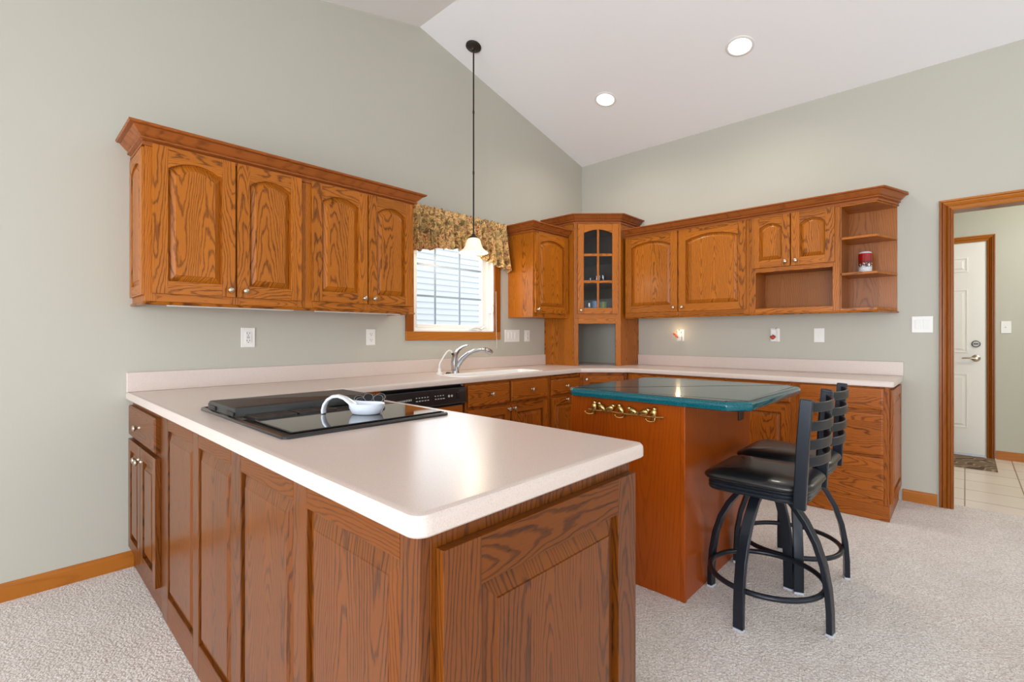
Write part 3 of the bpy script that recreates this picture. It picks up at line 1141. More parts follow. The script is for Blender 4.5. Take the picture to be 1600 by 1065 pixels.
# ================================================================== COUNTERTOP
CT, CB = 0.914, 0.876
poly = [(-4.106, -0.001), (-4.106, -2.552), (-3.338, -2.552), (-3.338, -0.648), (-0.944, -0.648), (-0.648, -0.972), (-0.648, -2.858), (-0.001, -2.858), (-0.001, -0.001)]
rad = [0, 0.032, 0.032, 0.02, 0.0, 0.0, 0.02, 0, 0]
rp = round_poly(poly, rad)
SX0, SX1, SY0, SY1 = -2.30, -1.42, -0.585, -0.335
hole = round_poly([(SX0, SY0), (SX1, SY0), (SX1, SY1), (SX0, SY1)], [0.05] * 4)
ctr = root('countertop', 'cream speckled countertop running round both walls and out over the peninsula', 'countertop', (-3.7, -0.3, CB))
mb = MB()
bm = mb.bm
rings = []
for d, z in ((0.004, CB), (0.0, CB + 0.004), (0.0, CT - 0.014), (0.0015, CT - 0.007), (0.006, CT - 0.0018), (0.014, CT), (0.022, CT)):
    rings.append([bm.verts.new((p[0], p[1], z)) for p in offset_poly(rp, -d)])
k = len(rp)
for a, b in zip(rings, rings[1:]):
    for i in range(k):
        j = (i + 1) % k
        bm.faces.new((a[i], a[j], b[j], b[i]))
hr = [[bm.verts.new((p[0], p[1], z)) for p in hole] for z in (CT, CB)]
kh = len(hole)
for i in range(kh):
    j = (i + 1) % kh
    bm.faces.new((hr[0][i], hr[0][j], hr[1][j], hr[1][i]))
for rg, hh in ((rings[-1], hr[0]), (rings[0], hr[1])):
    es = []
    for lp in (rg, hh):
        for i in range(len(lp)):
            e = bm.edges.get((lp[i], lp[(i + 1) % len(lp)]))
            es.append(e)
    bmesh.ops.triangle_fill(bm, edges=es, use_beauty=True, use_dissolve=False)
for v in bm.verts:
    v.co -= Vector((-3.7, -0.3, CB))
mb.build('worktop', 'counter', ctr, smooth=35)
mb = MB()
mb.box(-4.106 + 3.7, -0.678 + 3.7, -0.02 + 0.3, -0.001 + 0.3, CT - CB, 1.016 - CB)
mb.build('backsplash', 'counter', ctr, bevel=0.003)
mb = MB()
mb.box(-0.02 + 3.7, -0.001 + 3.7, -2.858 + 0.3, -0.714 + 0.3, CT - CB, 1.016 - CB)
mb.build('backsplash', 'counter', ctr, bevel=0.003)

# sink bowl
sk = root('sink', 'white drop-in kitchen sink under the window', 'sink', (-1.86, -0.46, CT))
o_ = lambda d, z: [(p[0] + 1.86, p[1] + 0.46, z) for p in offset_poly(hole, d)]
mb = MB()
mb.loft([o_(0.030, 0.0006), o_(0.027, 0.004), o_(0.015, 0.006), o_(0.0, 0.004), o_(-0.004, -0.004), o_(-0.008, -0.17), o_(-0.04, -0.19)], 0, False, True)
mb.build('basin', 'sink', sk, smooth=40)
mb = MB()
mb.lathe([(0.04, -0.189), (0.04, -0.186), (0.02, -0.187), (0.001, -0.187)], 20)
mb.build('drain', 'chrome', sk, smooth=40)

# faucet
FX, FYY = -2.093, -0.26
fa = root('faucet', 'satin chrome pull-out kitchen faucet with a tall lever behind the sink', 'faucet', (FX, FYY, CT))
mb = MB()
mb.lathe([(0.030, 0), (0.030, 0.006), (0.027, 0.012), (0.026, 0.03), (0.026, 0.05)], 24)
mb.build('base', 'chrome', fa, smooth=40)
mb = MB()
mb.tube([(0.004, 0, 0.03), (0.02, -0.004, 0.065), (0.055, -0.012, 0.108), (0.105, -0.024, 0.145), (0.16, -0.036, 0.168), (0.21, -0.048, 0.178), (0.255, -0.058, 0.178)],
        [0.024, 0.0235, 0.022, 0.021, 0.020, 0.0185, 0.018], 16)
mb.build('spout', 'chrome', fa, smooth=50)
mb = MB()
mb.tube([(0.262, -0.059, 0.180), (0.285, -0.065, 0.172), (0.310, -0.071, 0.160), (0.322, -0.074, 0.152)], [0.021, 0.025, 0.024, 0.019], 16)
mb.build('spray_head', 'chrome', fa, smooth=50)
mb = MB()
mb.tube([(-0.010, 0.0, 0.02), (-0.014, 0.002, 0.09), (-0.004, 0.0, 0.145), (0.020, -0.006, 0.180), (0.055, -0.014, 0.205), (0.090, -0.024, 0.218), (0.108, -0.028, 0.219)],
        0.0, 4, rect=[(0.034, 0.046), (0.036, 0.040), (0.030, 0.032), (0.020, 0.026), (0.012, 0.024), (0.009, 0.022), (0.007, 0.016)])
mb.build('lever', 'chrome', fa, bevel=0.006, smooth=50)
wd = root('water_dispenser', 'slim white curved water tap left of the chrome faucet', 'tap', (-2.262, -0.27, CT))
mb = MB()
mb.lathe([(0.022, 0), (0.022, 0.012), (0.014, 0.02), (0.012, 0.045)], 18)
mb.build('base', 'white', wd, smooth=40)
mb = MB()
mb.tube([(0, 0, 0.04), (0.0, 0, 0.07), (0.008, 0, 0.092), (0.05, 0, 0.145), (0.075, 0, 0.172), (0.095, 0, 0.180), (0.112, 0, 0.176), (0.125, 0, 0.160)], 0.0062, 10)
mb.build('spout', 'white', wd, smooth=50)
mb = MB()
mb.tube([(0.1245, 0, 0.1615), (0.133, 0, 0.147)], 0.009, 12)
mb.build('nozzle', 'black_soft', wd, smooth=50)
mb = MB()
mb.lathe([(0.022, 0), (0.022, 0.006), (0.015, 0.012), (0.001, 0.012)], 20, 0, (-2.175, -0.27, CT))
tag(mb.build('sink_hole_cover', 'bronze', smooth=40, loc=(-2.175, -0.27, CT)), 'small dark round cap on the counter between white tap and faucet', 'cap')

# ================================================================== BASE CABINETS, SINK WALL
BF = -0.591   # carcass front; frame in front of it to -0.61


def base_root(name, label, x0, loc=(0, 0, 0), rz=0, cat='base cabinet'):
    return root(name, label, cat, loc, rz)


def base_frame(*a, **k):
    return face_frame(*a, mats=('mid_z', 'mid_x'), **k)


def base_door(*a, **k):
    return make_door(*a, mats=('mid_z', 'mid_x'), **k)


def carcass(r, x0, x1, f=BF, z1=CB - 0.001):
    mb = MB()
    mb.box(x0 + G, x1 - G, f, -0.002, 0.001, z1)
    mb.build('body', 'mid_z', r)


r = base_root('base_cabinet', 'plain oak corner filler cabinet between the peninsula and dishwasher', 0)
carcass(r, -3.389, -2.975)
base_frame(r, 0, 0, 0.001, CB - 0.001, BF, [(-3.389, -3.05), (-3.03, -2.976)], [(0.001, CB - 0.001, -3.05, -3.03)])

dw = root('dishwasher', 'black dishwasher with push-button panel under the counter beside the sink', 'dishwasher', (-2.638, 0, 0))
mb = MB()
mb.box(-0.330, 0.330, -0.57, -0.03, 0.001, 0.868)
mb.build('tub', 'black_soft', dw)
mb = MB()
mb.prism([(-0.605, 0.735), (-0.640, 0.742), (-0.645, 0.752), (-0.636, 0.852), (-0.57, 0.858), (-0.57, 0.735)], 'yz', -0.322, 0.322)
mb.build('control_panel', 'black', dw, bevel=0.004)
def button(x0, x1, y, z0, z1):
    mb = MB()
    mb.box(x0, x1, y, y + 0.004, z0, z1)
    mb.build('control_button', 'steel_grey', dw)


for i in range(11):
    button(-0.265 + i * 0.012, -0.258 + i * 0.012, -0.6433, 0.790 + 0.0006 * i, 0.802 + 0.0006 * i)
for c0, nn in ((-0.105, 5), (0.045, 4)):
    for i in range(nn):
        button(c0 + i * 0.022, c0 + 0.014 + i * 0.022, -0.6443, 0.786, 0.792)
        button(c0 + i * 0.022, c0 + 0.010 + i * 0.022, -0.6423, 0.806, 0.812)
for cx_ in (0.165, 0.190):
    mb = MB()
    mb.lathe([(0.0085, 0), (0.0085, 0.0035), (0.004, 0.0035)], 14, 0, (cx_, -0.6385, 0.800), '-y')
    mb.build('indicator_lamp', 'steel_grey', dw, smooth=40)
mb = MB()
mb.box(0.235, 0.255, -0.647, -0.637, 0.775, 0.820)
mb.build('door_latch', 'black_soft', dw, bevel=0.002)
mb = MB()
mb.box(-0.318, 0.318, -0.612, -0.57, 0.12, 0.733)
mb.build('door', 'black', dw, bevel=0.003)
mb = MB()
mb.box(-0.300, 0.300, -0.628, -0.6125, 0.14, 0.726)
p_ = mb.build('wood_panel', 'mid_x', dw, bevel=0.003)
mb = MB()
mb.box(-0.32, 0.32, -0.56, -0.55, 0.001, 0.118)
mb.build('kick_plate', 'black_soft', dw)

r = base_root('base_cabinet', 'oak sink base cabinet with two false drawer fronts over two doors', 0)
X0, X1 = -2.303, -1.372
carcass(r, X0, X1, z1=0.715)
base_frame(r, 0, 0, 0.001, CB - 0.001, BF, [(X0 + G, -2.26), (-1.875, -1.825), (-1.42, X1 - G)],
           [(a, b, c, d) for a, b in ((0.001, 0.15), (0.66, 0.71), (0.845, CB - 0.001)) for c, d in ((-2.26, -1.875), (-1.825, -1.42))])
drawer(r, -2.287, -1.860, 0.698, 0.856, -0.6105, (-2.058, 0.778))
drawer(r, -1.840, -1.397, 0.698, 0.856, -0.6105, (-1.603, 0.778))
base_door(r, -2.287, -1.857, 0.125, 0.674, -0.6105, 0, (-1.880, 0.648))
base_door(r, -1.842, -1.397, 0.125, 0.674, -0.6105, 0, (-1.818, 0.648))
r = base_root('base_cabinet', 'narrow oak base cabinet with cutting board slot, drawer and door beside the corner', 0)
X0, X1 = -1.372, -0.907
carcass(r, X0, X1)
base_frame(r, 0, 0, 0.001, CB - 0.001, BF, [(X0 + G, -1.325), (-0.95, X1 - G)], [(a, b, -1.325, -0.95) for a, b in ((0.001, 0.15), (0.665, 0.715), (0.826, CB - 0.012))])
mb = MB()
mb.box(-1.340, -0.935, -0.622, -0.6105, 0.843, 0.864)
mb.build('cutting_board', 'mid_x', r, bevel=0.002)
drawer(r, -1.346, -0.928, 0.700, 0.833, -0.6105, (-1.135, 0.770))
base_door(r, -1.346, -0.928, 0.125, 0.678, -0.6105, 0, (-1.135, 0.652))

# corner base
r = root('corner_base_cabinet', 'diagonal oak corner base cabinet with one door and a left knob', 'base cabinet', (0, 0, 0))
A_, B_ = Vector((-0.905, -0.610)), Vector((-0.612, -0.928))
e_ = (B_ - A_).normalized()
nn_ = Vector((e_.y, -e_.x))
cw_ = (B_ - A_).length
dg = math.atan2(e_.y, e_.x)
mb = MB()
mb.prism([(-0.003, -0.003), (-0.003, -0.927), (B_.x, -0.927), (A_.x, A_.y), (-0.905, -0.003)], 'xy', 0.001, CB - 0.001)
mb.build('body', 'mid_z', r)
pz = A_ + e_ * 0.025 + nn_ * 0.001
base_door(r, 0, cw_ - 0.06, 0.125, 0.845, 0, 0, (0.032, 0.810), rz=dg, loc=(pz.x, pz.y, 0.125))
mb = MB()
for i in range(3):
    mb.box(cw_ - 0.030 + i * 0.009, cw_ - 0.024 + i * 0.009, -0.008, 0.002, 0.01, 0.865)
mb.build('fluted_stile', 'mid_z', r, loc=(A_.x, A_.y, 0), rot=(0, 0, dg), bevel=0.0015)

# ================================================================== BASE CABINETS, DOORWAY WALL
r = base_root('base_cabinet', 'oak base cabinet door unit right of the diagonal corner base', 0, rz=R90)
carcass(r, 0.932, 1.322)
base_frame(r, 0, 0, 0.001, CB - 0.001, BF, [(0.932 + G, 0.97), (1.285, 1.322 - G)], [(0.001, 0.15, 0.97, 1.285), (0.84, CB - 0.001, 0.97, 1.285)])
base_door(r, 0.958, 1.306, 0.125, 0.862, -0.6105, 0, (1.278, 0.832))
r = base_root('base_cabinet', 'wide oak base cabinet behind the green island, two drawers over two doors', 0, rz=R90)
X0, X1 = 1.322, 2.298
carcass(r, X0, X1)
base_frame(r, 0, 0, 0.001, CB - 0.001, BF, [(X0 + G, 1.365), (1.785, 1.835), (2.245, X1 - G)],
           [(a, b, c, d) for a, b in ((0.001, 0.15), (0.69, 0.735), (0.845, CB - 0.001)) for c, d in ((1.365, 1.785), (1.835, 2.245))])
for a, b, kx in ((1.345, 1.800, 1.775), (1.820, 2.266, 1.846)):
    drawer(r, a, b, 0.722, 0.862, -0.6105, ((a + b) / 2, 0.792))
    base_door(r, a, b, 0.125, 0.708, -0.6105, 0, (kx, 0.68))
r = base_root('base_cabinet', 'oak base cabinet with three drawers at the open right end', 0, rz=R90)
X0, X1 = 2.298, 2.832
carcass(r, X0, X1)
base_frame(r, 0, 0, 0.001, CB - 0.001, BF, [(X0 + G, 2.335), (2.780, X1 - G)], [(a, b, 2.335, 2.780) for a, b in ((0.001, 0.15), (0.40, 0.44), (0.68, 0.73), (0.85, CB - 0.001))])
for a, b in ((0.722, 0.866), (0.428, 0.697), (0.135, 0.408)):
    drawer(r, 2.316, 2.803, a, b, -0.6105, None)
mb = MB()
mb.box(2.30, 2.833, -0.616, -0.6105, 0.001, 0.100)
mb.build('kick_board', 'mid_x', r, bevel=0.002)
# raised end panel facing the doorway (front faces -Y in the world: local +x)
base_door(r, 0, 0.555, 0.11, 0.855, 0, 0, None, name='end_panel', loc=(2.833, -0.590, 0.11), rz=PI / 2, fw=0.06, t=0.016, groove=0.012)

# ================================================================== PENINSULA
PX = -3.390
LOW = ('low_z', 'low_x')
pr_ = root('base_cabinet', 'narrow oak cabinet against the wall at the peninsula back, one drawer over two doors', 'base cabinet', (PX, 0, 0), R90)
PF = -0.669
mb = MB()
mb.box(0.002, 0.674, PF, -0.002, 0.001, CB - 0.001)
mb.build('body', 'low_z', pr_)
face_frame(pr_, 0, 0, 0.085, CB - 0.001, PF, [(0.002, 0.04), (0.625, 0.674)], [(0.085, 0.14, 0.04, 0.625), (0.665, 0.70, 0.04, 0.625), (0.84, CB - 0.001, 0.04, 0.625)], mats=LOW)
drawer(pr_, 0.018, 0.628, 0.694, 0.848, -0.6885, (0.315, 0.768), mat='low_x')
make_door(pr_, 0.018, 0.318, 0.115, 0.676, -0.6885, 0, (0.292, 0.612), fw=0.055, mats=LOW)
make_door(pr_, 0.326, 0.645, 0.115, 0.676, -0.6885, 0, (0.352, 0.612), fw=0.055, mats=LOW)
mb = MB()
mb.box(0.012, 0.674, -0.684, PF, 0.001, 0.084)
mb.build('kick_board', 'low_x', pr_)

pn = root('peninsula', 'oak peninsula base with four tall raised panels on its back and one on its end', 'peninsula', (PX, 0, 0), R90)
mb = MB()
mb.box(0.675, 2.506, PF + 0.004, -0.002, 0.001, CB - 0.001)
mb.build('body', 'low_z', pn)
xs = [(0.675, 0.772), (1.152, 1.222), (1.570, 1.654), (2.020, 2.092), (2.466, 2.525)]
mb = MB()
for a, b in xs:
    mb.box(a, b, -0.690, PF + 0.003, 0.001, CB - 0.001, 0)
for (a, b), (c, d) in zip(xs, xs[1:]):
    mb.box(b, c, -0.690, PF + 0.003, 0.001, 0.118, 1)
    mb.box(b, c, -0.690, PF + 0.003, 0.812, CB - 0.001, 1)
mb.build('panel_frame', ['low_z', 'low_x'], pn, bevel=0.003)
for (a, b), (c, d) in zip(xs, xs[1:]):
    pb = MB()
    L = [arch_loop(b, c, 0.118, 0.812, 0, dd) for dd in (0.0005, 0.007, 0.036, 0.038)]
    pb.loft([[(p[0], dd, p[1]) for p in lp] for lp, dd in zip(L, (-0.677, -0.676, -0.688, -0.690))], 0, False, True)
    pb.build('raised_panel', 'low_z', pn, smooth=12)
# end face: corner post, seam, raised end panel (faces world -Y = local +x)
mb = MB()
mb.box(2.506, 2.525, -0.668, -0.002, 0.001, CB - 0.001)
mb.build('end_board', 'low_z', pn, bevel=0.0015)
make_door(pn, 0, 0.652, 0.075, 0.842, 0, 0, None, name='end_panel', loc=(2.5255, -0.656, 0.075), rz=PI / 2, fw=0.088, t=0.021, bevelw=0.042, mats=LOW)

# ================================================================== COOKTOP
ck = root('cooktop', 'black downdraft cooktop with glass burners and raised rear cover on the peninsula', 'cooktop', (-3.715, -1.385, CT))
hx, hy = 0.300, 0.412


def rrect(x0, x1, y0, y1, r, seg=4):
    return round_poly([(x0, y0), (x1, y0), (x1, y1), (x0, y1)], [r] * 4, seg)


mb = MB()
base = rrect(-hx, hx, -hy, hy, 0.02)
mb.loft([[(p[0], p[1], z) for p in offset_poly(base, -d)] for d, z in ((0, 0.0005), (0, 0.006), (0.004, 0.010), (0.010, 0.011), (0.016, 0.007))], 0, True, True)
mb.build('frame', 'black', ck, smooth=40)
mb = MB()
mb.prism(rrect(-0.262, 0.29, -0.378, -0.075, 0.006), 'xy', 0.0075, 0.013)
mb.build('burner_glass', 'black_glass', ck, bevel=0.0015)
# centre vent with slotted grille
mb = MB()
mb.box(-0.262, 0.29, -0.068, 0.036, 0.0075, 0.010)
mb.build('vent_tray', 'black_soft', ck)
mb = MB()
for seg in ((-0.255, -0.115), (-0.105, 0.035)):
    for i in range(9):
        y = -0.060 + i * 0.0105
        mb.box(seg[0], seg[1], y, y + 0.005, 0.010, 0.016)
    for xx in (seg[0], (seg[0] + seg[1]) / 2 - 0.003, seg[1] - 0.006):
        mb.box(xx, xx + 0.006, -0.062, 0.032, 0.010, 0.017)
mb.build('vent_grille', plain('dark_grey_grille', rgb(70, 64, 60), 0.45, 0.3), ck)
mb = MB()
cv = rrect(-0.290, 0.275, 0.042, 0.345, 0.010)
mb.loft([[(p[0], p[1], z) for p in offset_poly(cv, -d)] for d, z in ((0, 0.012), (0.0, 0.030), (0.006, 0.040), (0.014, 0.042))], 0, True, True)
mb.build('burner_cover', plain('dark_grey_cover', rgb(46, 47, 46), 0.38), ck, smooth=40)
mb = MB()
mb.box(-0.296, -0.290, 0.03, 0.10, 0.014, 0.030)
mb.box(-0.296, -0.290, 0.23, 0.30, 0.014, 0.030)
mb.build('cover_clip', 'black_soft', ck, bevel=0.002)
tilt = Vector((-0.38, -0.62, 0.68)).normalized().to_track_quat('Z', 'Y').to_matrix().to_4x4()
for kx, ky, kz in ((0.150, -0.022, 0.0), (0.137, -0.056, -0.004), (0.190, -0.024, 0.004), (0.215, -0.058, 0.0), (0.250, -0.018, 0.0)):
    mb = MB()
    mb.lathe([(0.006, 0.0), (0.006, 0.014 + kz)], 12, 0, (kx + 0.004, ky + 0.006, 0.0098))
    mb.lathe([(0.013, -0.012), (0.017, -0.008), (0.019, 0.004), (0.018, 0.008), (0.001, 0.009)], 20, 0, (kx, ky, 0.033 + kz), 'z', tilt)
    kb = mb.build('knob', 'black_soft', ck, smooth=40)
    mb = MB()
    mb.ring((0, 0, 0.006), 0.0185, 0.0018, 24, 6)
    for v in mb.bm.verts:
        v.co = tilt @ v.co + Vector((kx, ky, 0.033 + kz))
    mb.build('knob_ring', 'chrome', kb, smooth=60)

sr = root('spoon_rest', 'white ceramic spoon rest with looped handle on the cooktop glass', 'spoon rest', (-3.654, -1.618, CT + 0.0131))
mb = MB()
ang = math.atan2(-0.075, 0.07)
c_, s_ = math.cos(ang), math.sin(ang)
tr = lambda x, y, z: (x * c_ - y * s_, x * s_ + y * c_, z)
loops = []
for rr, z in ((0.044, 0.0), (0.051, 0.004), (0.059, 0.022), (0.062, 0.037), (0.059, 0.038), (0.053, 0.022), (0.044, 0.008)):
    lp = []
    for i in range(28):
        a = 2 * PI * i / 28
        x = math.cos(a) * rr * 1.05
        y = math.sin(a) * rr * (0.82 + 0.08 * math.cos(a))
        zz = z + (0.010 * max(0, -math.cos(a)) ** 2 if z > 0.03 else 0)
        lp.append(tr(x, y, zz))
    loops.append(lp)
mb.loft(loops, 0, True, True)
mb.build('bowl', 'ceramic', sr, smooth=60)
mb = MB()
pts = [(-0.040, 0, 0.028), (-0.058, 0, 0.042), (-0.078, 0, 0.056), (-0.100, 0, 0.063), (-0.120, 0, 0.061), (-0.138, 0, 0.050), (-0.150, 0, 0.033), (-0.155, 0, 0.014), (-0.154, 0, 0.001)]
wd_ = [0.075, 0.056, 0.042, 0.036, 0.034, 0.034, 0.035, 0.036, 0.036]
mb.tube([tr(*p) for p in pts], 0.0, 14, ell=[(w_, 0.014) for w_ in wd_], up=tr(0, 1, 0))
mb.build('handle', 'ceramic', sr, bevel=0.004, smooth=60, segs=3)

# ================================================================== ISLAND
IL = root('kitchen_island', 'red oak kitchen island with glossy dark green top and clipped corners', 'island', (-1.99, -1.95, 0))
IX0, IX1, IY0, IY1, IZ = -2.440 + 1.99, -1.535 + 1.99, -2.265 + 1.95, -1.637 + 1.95, 0.889
mb = MB()
mb.box(IX0, IX1, IY0, IY1, 0.001, IZ)
mb.build('body', 'red_z', IL, bevel=0.002)
mb = MB()
mb.box(IX0 - 0.004, IX0 + 0.018, IY0 - 0.004, IY0 + 0.018, 0.001, IZ)
mb.build('corner_trim', 'red_z', IL, bevel=0.003)
mb = MB()
x0, x1, y0, y1 = -2.478 + 1.99, -1.508 + 1.99, -2.540 + 1.95, -1.617 + 1.95
c1, c2 = 0.078, 0.05
tp = [(x0, y0 + c1), (x0 + c1, y0), (x1 - c1, y0), (x1, y0 + c1), (x1, y1 - c1), (x1 - c1, y1), (x0 + c2, y1), (x0, y1 - c2)]
tp = round_poly(tp, [0.012] * 8, 4)
mb.loft([[(p[0], p[1], z) for p in offset_poly(tp, -d)] for d, z in ((0.012, IZ), (0.004, IZ + 0.004), (0.0, IZ + 0.012), (0.0, IZ + 0.026), (0.003, IZ + 0.034), (0.009, IZ + 0.040), (0.018, IZ + 0.042), (0.026, IZ + 0.042), (0.034, IZ + 0.042))], 0)
mb.build('island_top', 'green', IL, smooth=30)
mb = MB()
mb.box(-1.735 + 1.99, -1.665 + 1.99, IY0 - 0.008, IY0, 0.735, 0.845)
ol = mb.build('power_outlet', 'black_soft', IL, bevel=0.002)
ol['label'] = 'black electrical outlet under the overhang'

# brass bird hook rack on the island face (built in local coords, x = along the face)
hk = root('hook_rack', 'brass rack of seven perched birds over hooks on the island face', 'hook rack', (-2.4405, -1.965, 0.825), R90)
mb = MB()
mb.tube([(-0.205, -0.018, 0.004), (-0.16, -0.018, 0.0), (-0.08, -0.018, 0.003), (0.0, -0.018, 0.0), (0.09, -0.018, 0.003), (0.16, -0.018, 0.0), (0.210, -0.018, 0.005)], 0.0035, 8)
for bx_ in (-0.19, 0.0, 0.19):
    mb.tube([(bx_, -0.018, 0.0), (bx_, -0.001, 0.0)], 0.005, 8)
mb.build('branch', 'brass', hk, smooth=60)
BIRDS = [(-0.168, 0, 1, 80), (-0.122, 1, -1, 40), (-0.075, 1, 1, 25), (-0.013, 0, -1, 60), (0.052, 1, -1, 15), (0.112, 1, 1, 20), (0.160, 0, 1, 75)]
for bx_, kd, dr_, tilt in BIRDS:
    mb = MB()
    a = math.radians(tilt)
    ca, sa = math.cos(a), math.sin(a)
    def P(x, z):
        return (bx_ + dr_ * (x * ca - z * sa * 0.2), -0.020, 0.019 + x * sa + z * ca * 0.2 + (z if kd else 0) * 0.5)
    rt = Matrix.Rotation(-dr_ * a, 4, 'Y')
    mb.ball(P(0, 0), 0.024, 0.013, 0.0150, 0, rt)
    hd = P(0.021, 0.008)
    mb.ball(hd, 0.0105, 0.010, 0.0105)
    mb.tube([Vector(hd) + Vector((dr_ * 0.006, 0, 0)), Vector(hd) + Vector((dr_ * 0.014, 0, 0.001))], [0.003, 0.0006], 6)
    t0 = P(-0.017, 0)
    t1 = P(-0.040, 0.004)
    mb.tube([t0, t1], 0, 4, rect=[(0.010, 0.008), (0.013, 0.003)])
    mb.tube([(bx_, -0.019, 0.008), (bx_, -0.018, 0.0)], 0.0018, 6)
    mb.build('bird', 'brass', hk, smooth=60)
for bx_ in (-0.175, 0.0, 0.165):
    mb = MB()
    mb.tube([(bx_, -0.018, 0.0), (bx_, -0.019, -0.012), (bx_ - 0.002, -0.024, -0.018), (bx_ - 0.014, -0.036, -0.019), (bx_ - 0.026, -0.044, -0.015), (bx_ - 0.030, -0.046, -0.009)], 0.0024, 8)
    mb.ball((bx_ - 0.031, -0.0465, -0.007), 0.004)
    mb.build('hook', 'brass', hk, smooth=60)

# ================================================================== BAR STOOLS
def make_stool(label, loc, ang, seat_rot=0.0):
    r = root('bar_stool', label, 'bar stool', loc, 0, 'swivel stools at the island')
    for i in range(4):
        a = ang + i * PI / 2
        d = Vector((math.cos(a), math.sin(a), 0))
        pts = []
        for rr, z in ((0.252, 0.008), (0.251, 0.09), (0.244, 0.18), (0.228, 0.27), (0.200, 0.355), (0.160, 0.43), (0.110, 0.495), (0.080, 0.520)):
            pts.append(d * rr + Vector((0, 0, z)))
        mb = MB()
        side = Vector((-d.y, d.x, 0))
        mb.tube(pts, 0, 4, rect=(0.042, 0.022), up=side)
        lg = mb.build('leg', 'stool', r, bevel=0.003, smooth=40)
        mb = MB()
        mb.tube([pts[0] - Vector((0, 0, 0.0085)), pts[0] + Vector((0, 0, 0.001))], 0, 4, rect=(0.038, 0.026), up=side)
        mb.build('foot_glide', 'glide', lg)
    mb = MB()
    mb.ring((0, 0, 0.155), 0.2245, 0.0115, 48, 10)
    mb.build('foot_ring', 'stool', r, smooth=60)
    mb = MB()
    mb.box(-0.10, 0.10, -0.10, 0.10, 0.512, 0.522)
    mb.lathe([(0.09, 0.522), (0.09, 0.534), (0.085, 0.537)], 24)
    mb.build('swivel', 'stool', r, bevel=0.003)
    cs, sn = math.cos(seat_rot), math.sin(seat_rot)
    Rz = Matrix.Rotation(seat_rot, 4, 'Z')
    sq = round_poly([(-0.185, -0.195), (0.185, -0.195), (0.198, 0.190), (-0.198, 0.190)], [0.10, 0.10, 0.05, 0.05], 7)
    def L(d, z):
        return [Rz @ Vector((p[0], p[1], z)) for p in offset_poly(sq, d)]
    mb = MB()
    mb.loft([L(-0.012, 0.536), L(-0.004, 0.540), L(0.0, 0.546), L(0.0, 0.552), L(-0.004, 0.556), L(0.0, 0.560), L(0.001, 0.568), L(-0.003, 0.572), L(0.0, 0.576), L(0.0, 0.580)], 0)
    mb.build('seat_frame', 'stool', r, smooth=30)
    mb = MB()
    c_0 = Vector((0, 0, 0.632))
    mb.loft([L(0.0, 0.5805), L(0.012, 0.586), L(0.017, 0.594), L(0.014, 0.604), L(0.002, 0.614), L(-0.022, 0.623), L(-0.05, 0.628), L(-0.09, 0.631)] + [[p + (c_0 - p) * f for p in L(-0.09, 0.631 + 0.001 * f)] for f in (0.35, 0.7, 0.95)], 0)
    mb.build('seat_cushion', 'vinyl_black', r, smooth=60)
    for s in (-1, 1):
        mb = MB()
        mb.tube([Rz @ Vector((s * 0.196, -0.176, 0.532)), Rz @ Vector((s * 0.196, -0.180, 0.62)), Rz @ Vector((s * 0.194, -0.188, 0.80)), Rz @ Vector((s * 0.192, -0.200, 0.962))], 0, 4, rect=(0.028, 0.044), up=Rz @ Vector((1, 0, 0)))
        mb.build('back_post', 'stool', r, bevel=0.004, smooth=40)
    for zz in (0.712, 0.779, 0.852, 0.927):
        yb = -0.176 - (zz - 0.53) * 0.055
        mb = MB()
        pts = []
        for i in range(13):
            t_ = -1 + 2 * i / 12
            pts.append(Rz @ Vector((t_ * 0.186, yb - 0.050 * (1 - t_ * t_), zz)))
        mb.tube(pts, 0, 4, rect=(0.039, 0.010), up=(0, 0, 1))
        mb.build('back_slat', 'stool', r, bevel=0.003, smooth=40)
    return r


make_stool('black ladder-back swivel stool nearest the camera at the green island', (-2.231, -2.543, 0), math.atan2(0.032, -0.251))
make_stool('black ladder-back swivel stool behind the nearer one, by the drawers', (-1.757, -2.524, 0), math.atan2(-0.229, 0.093))

# ================================================================== PENDANT, CANS
PXY = (-1.880, -0.235)
PZ = cz(PXY[0])
pd = root('pendant_lamp', 'bronze rod pendant with lit bell glass shade before the window', 'pendant lamp', (PXY[0], PXY[1], PZ))
mb = MB()
tl = Matrix.Rotation(math.atan(SL), 4, 'Y')
mb.lathe([(0.064, -0.0005), (0.064, -0.010), (0.056, -0.018), (0.036, -0.024), (0.020, -0.030), (0.012, -0.042), (0.001, -0.044)], 28, 0, (0, 0, 0), 'z', tl)
mb.build('canopy', 'bronze', pd, smooth=40)
mb = MB()
mb.tube([(0, 0, -0.03), (0, 0, 2.03 - PZ)], 0.0065, 10)
for zz in (2.55, 3.05):
    mb.lathe([(0.0085, zz - PZ - 0.012), (0.0085, zz - PZ + 0.012)], 12)
mb.build('rod', 'bronze', pd, smooth=50)
mb = MB()
z0 = 2.012 - PZ
mb.lathe([(0.010, z0 + 0.036), (0.014, z0 + 0.034), (0.018, z0 + 0.020), (0.030, z0 + 0.012), (0.034, z0 + 0.002), (0.034, z0 - 0.004)], 24)
mb.build('socket', 'bronze', pd, smooth=40)
mb = MB()
pf = [(0.034, 0.0), (0.048, -0.006), (0.058, -0.022), (0.064, -0.045), (0.070, -0.066), (0.082, -0.086), (0.100, -0.102), (0.118, -0.113), (0.122, -0.120)]
pin = [(r_ - 0.003, z_ - 0.002) for r_, z_ in pf[::-1]]
mb.lathe([(r_, z_ + z0) for r_, z_ in pf + pin], 36, 0, cap=False)
mb.build('lamp_shade', 'shade', pd, smooth=60)
mb = MB()
